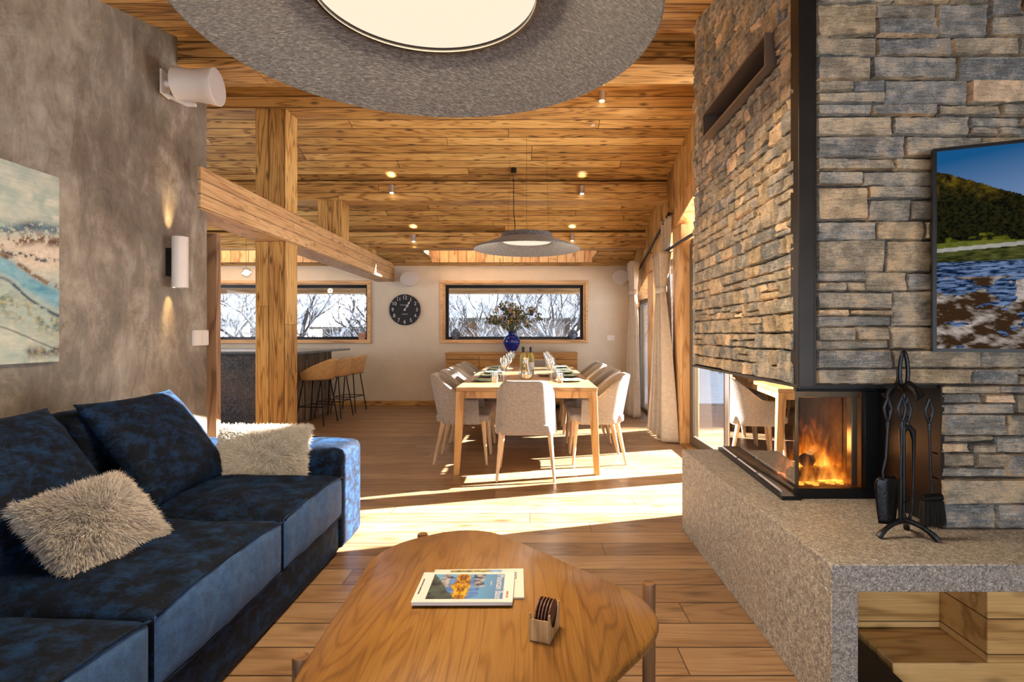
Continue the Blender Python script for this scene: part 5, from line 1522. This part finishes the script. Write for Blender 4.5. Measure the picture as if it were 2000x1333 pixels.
def curtain(name, yc, xc, ztop, wt, wi, wb, ztie, lab, seed, rodpts, **k):
    r = empty(name, (xc, yc, 0), 0, lab, 'curtain', 'linen curtains along the glazed side')
    m = curtain_mesh(0, 0, ztop, wt, wi, wb, ztie, seed, **k)
    o = m.build('drape', 'linen', r, smooth=True); q = o.modifiers.new('s', 'SOLIDIFY'); q.thickness = .004
    n = 30; mm = MB(); vs = []
    for j, z in enumerate((ztie-.035, ztie+.035)):
        for k_ in range(n):
            a = 2*PI*k_/n; vs.append((.062*math.cos(a), (wi/2+.02)*math.sin(a), z+.01*math.cos(a)))
    mm.add(vs, [(k_, (k_+1) % n, n+(k_+1) % n, n+k_) for k_ in range(n)])
    o = mm.build('tieback', 'linen', r, smooth=True); q = o.modifiers.new('s', 'SOLIDIFY'); q.thickness = .006
    return r
curtain('curtain', 6.62, 1.50, 2.15, .50, .28, .95, 1.72, 'long linen curtain tied back beside the sliding door', 1, None, amp=.062, folds=8)
curtain('curtain', 8.30, 1.47, 2.27, .40, .26, .55, 1.82, 'long linen curtain tied back nearest the end wall', 2, None, amp=.055, folds=6)
r = empty('curtain', (1.575, 6.70, 0), 0, 'short visible upper fall of linen hanging from the sloping rod', 'curtain', 'linen curtains along the glazed side')
m = curtain_mesh(0, 0, 2.57, .44, .40, .40, 2.2, 3, folds=5, amp=.03, zbot=.5)
o = m.build('drape', 'linen', r, smooth=True); q = o.modifiers.new('s', 'SOLIDIFY'); q.thickness = .004
r = empty('curtain_rod', (1.565, 6.5, 2.60), 0, 'dark sloping curtain rod following the roof towards the end wall', 'curtain rod')
MB().tube([(0, 0, 0), (0, 2.65, -.62)], .017, 10).build('rod', 'black', r, smooth='auto')
for t in (0.0, .45, .9): MB().tube([(0, 2.65*t+.02, -.62*t), (.05, 2.65*t+.02, -.62*t+.0), (.11, 2.65*t+.02, -.62*t-.0), (.11, 2.65*t+.02, -.62*t-.07)], .005, 6).build('bracket', 'black', r)
r = empty('curtain_rod', (1.53, 4.6, 2.165), 0, 'dark level curtain rod over the sliding door', 'curtain rod')
MB().tube([(0, 0, 0), (0, 2.42, 0)], .017, 10).build('rod', 'black', r, smooth='auto')
for t in (.05, .8): MB().tube([(0, 2.4*t, 0), (.10, 2.4*t, 0)], .005, 6).build('bracket', 'black', r)

# ------------------------------------------------------------------ outdoors
m = MB()
def gz(x, y): return -.5+.25*math.sin(x*.21+1)*math.cos(y*.17)+max(0, y-26)*.06
m.grid(lambda u, v: (-70+150*u, 10.2+90*v, gz(-70+150*u, 10.2+90*v)), 60, 36)
tag(m.build('snow_ground', 'snow', smooth=True), kind='structure')
m = MB(); m.grid(lambda u, v: (2.2+40*u, -20+30.2*v, -.35), 4, 4)
tag(m.build('terrace_ground', 'snow'), kind='structure')
m = MB(); m.grid(lambda u, v: (-90+180*u, 75+20*v, 2+34*v+3*math.sin(u*19)+2*math.sin(u*47)), 60, 14)
tag(m.build('forest_hill', 'forest', smooth=True), kind='structure')
m = MB(); m.grid(lambda u, v: (8+34*u, 13.6+48*v, -1+17*min(1, u*4)*min(1, v*9+.25)+1.5*math.sin(v*17)*u), 24, 24)
tag(m.build('shade_ridge', 'forest', smooth=True), kind='structure')  # unseen ridge, added to keep the sun off the garden behind the windows
struct(MB().box(-8, 2.5, 10.75, 10.95, 1.985, 2.20).build('trim_17', 'pale_out', bevel=.006), 'eave beam outside the long windows')
struct(MB().hexa([(-8, 9.8, 2.35), (2.5, 9.8, 2.35), (2.5, 11.3, 2.02+.13), (-8, 11.3, 2.02+.13), (-8, 9.8, 2.45), (2.5, 9.8, 2.45), (2.5, 11.3, 2.25), (-8, 11.3, 2.25)]).build('trim_18', 'ceil'), 'boarded roof overhang outside')
def tree(name, x, y, h, lab, seed, spread=.75, depth=5, r0=.11):
    rnd = random.Random(seed); m = MB(); z0 = gz(x, y)-.05
    def br(p, d, ln, r, lv):
        n = 3; pts = [p]; q = p
        for k in range(n):
            d2 = (d+Vector((rnd.uniform(-.22, .22), rnd.uniform(-.22, .22), rnd.uniform(-.10, .16)))).normalized()
            q = q+d2*(ln/n); pts.append(q); d = d2
        rr = [r*(1-.40*k/n) for k in range(n+1)]
        m.tube(pts, rr, 5 if lv > 2 else 3, cap=False)
        if lv == 0: return
        for k in range(3 if lv > 1 else 4):
            a = rnd.uniform(0, 2*PI); s = rnd.uniform(.45, 1.0)*spread
            o_ = Vector((math.cos(a), math.sin(a), rnd.uniform(-.15, .5)))*s
            st = pts[rnd.choice((1, 2, 3))] if k else pts[-1]
            br(st, (d*.8+o_).normalized(), ln*rnd.uniform(.55, .82), max(r*.55, .0055), lv-1)
    br(Vector((0, 0, 0)), Vector((rnd.uniform(-.1, .1), 0, 1)), h*.34, r0, depth)
    o = m.build(name, 'bark'); o.location = (x, y, z0); tag(o, lab, 'tree', 'bare snowy trees outside'); return o
side = ['bare snowy tree outside the dining window, %s', 'bare snowy tree outside the kitchen window, %s']
tree('bare_tree', -1.55, 12.4, 3.6, side[0] % 'close to the glass towards the clock', 1)
tree('bare_tree', -.75, 14.6, 4.2, side[0] % 'just behind the blue vase', 2)
tree('bare_tree', .35, 12.9, 4.0, side[0] % 'standing beside the vase on the curtain side', 3)
tree('bare_tree', 1.05, 13.6, 4.6, side[0] % 'behind the jar on the curtain side', 4)
tree('bare_tree', 2.2, 17.5, 5.5, side[0] % 'tall and farther back by the frame', 5)
tree('bare_tree', -2.6, 17.2, 4.6, side[0] % 'low and farther back before the white roof', 6)
tree('bare_tree', -5.0, 12.8, 4.0, side[1] % 'right beside the larch post', 7)
tree('bare_tree', -5.9, 12.3, 3.8, side[1] % 'seen between plaster wall and post', 8)
tree('bare_tree', -3.5, 12.6, 3.8, side[1] % 'thin one close to the window end', 9)
tree('bare_tree', -7.6, 14.0, 4.6, side[1] % 'behind the globe pendant', 10)
tree('bare_tree', -6.9, 19.5, 4.6, side[1] % 'round and twiggy in front of the hut', 11, spread=1.0)
tree('bare_tree', -5.0, 18.5, 5.2, side[1] % 'taller one in front of the hut roof', 12)
tree('bare_tree', 3.4, 24, 7.5, side[0] % 'tallest, far behind the others', 13, depth=5, r0=.16)
tree('bare_tree', -10.4, 21, 6.5, side[1] % 'far off at the edge of the view', 14, depth=5, r0=.14)
def house(x, y, w, d, zw, zt, lab, wall):
    z0 = gz(x, y)-.3
    r = empty('chalet', (x, y, z0), 0, lab, 'house')
    MB().box(-w/2, w/2, 0, d, 0, zw-z0).build('wall', wall, r)
    e = .6
    MB().add([(-w/2-e, -e, zw-z0-.15), (w/2+e, -e, zw-z0-.15), (w/2+e-.9, d/2, zt-z0), (-w/2-e+.9, d/2, zt-z0), (-w/2-e, d+e, zw-z0-.15), (w/2+e, d+e, zw-z0-.15)],
             [(0, 1, 2, 3), (3, 2, 5, 4), (0, 3, 4), (1, 5, 2)]).build('snowy_roof', 'snow', r)
    MB().box(-w/2-e, w/2+e, -e-.04, -e, zw-z0-.33, zw-z0-.15).build('eave_board', 'alu_dark', r)
    for k in range(3):
        xx = -w/2+w*(k+.5)/3
        f_ = MB().box(xx-.5, xx+.5, -.05, 0, .9, 2.0).build('window', 'steel', r)
house(-2.0, 27.5, 7.6, 7, 2.15, 4.6, 'chalet with a wide snow covered roof outside the dining window', wood('old_chalet_boards', (.30, .17, .09), (.22, .12, .06), (.10, .05, .025), L='x', A='z', plank=.2, knots=0))
house(-11.3, 36, 4.4, 5, 1.85, 3.9, 'small dark hut with a snowy roof outside the kitchen window', 'alu_dark')
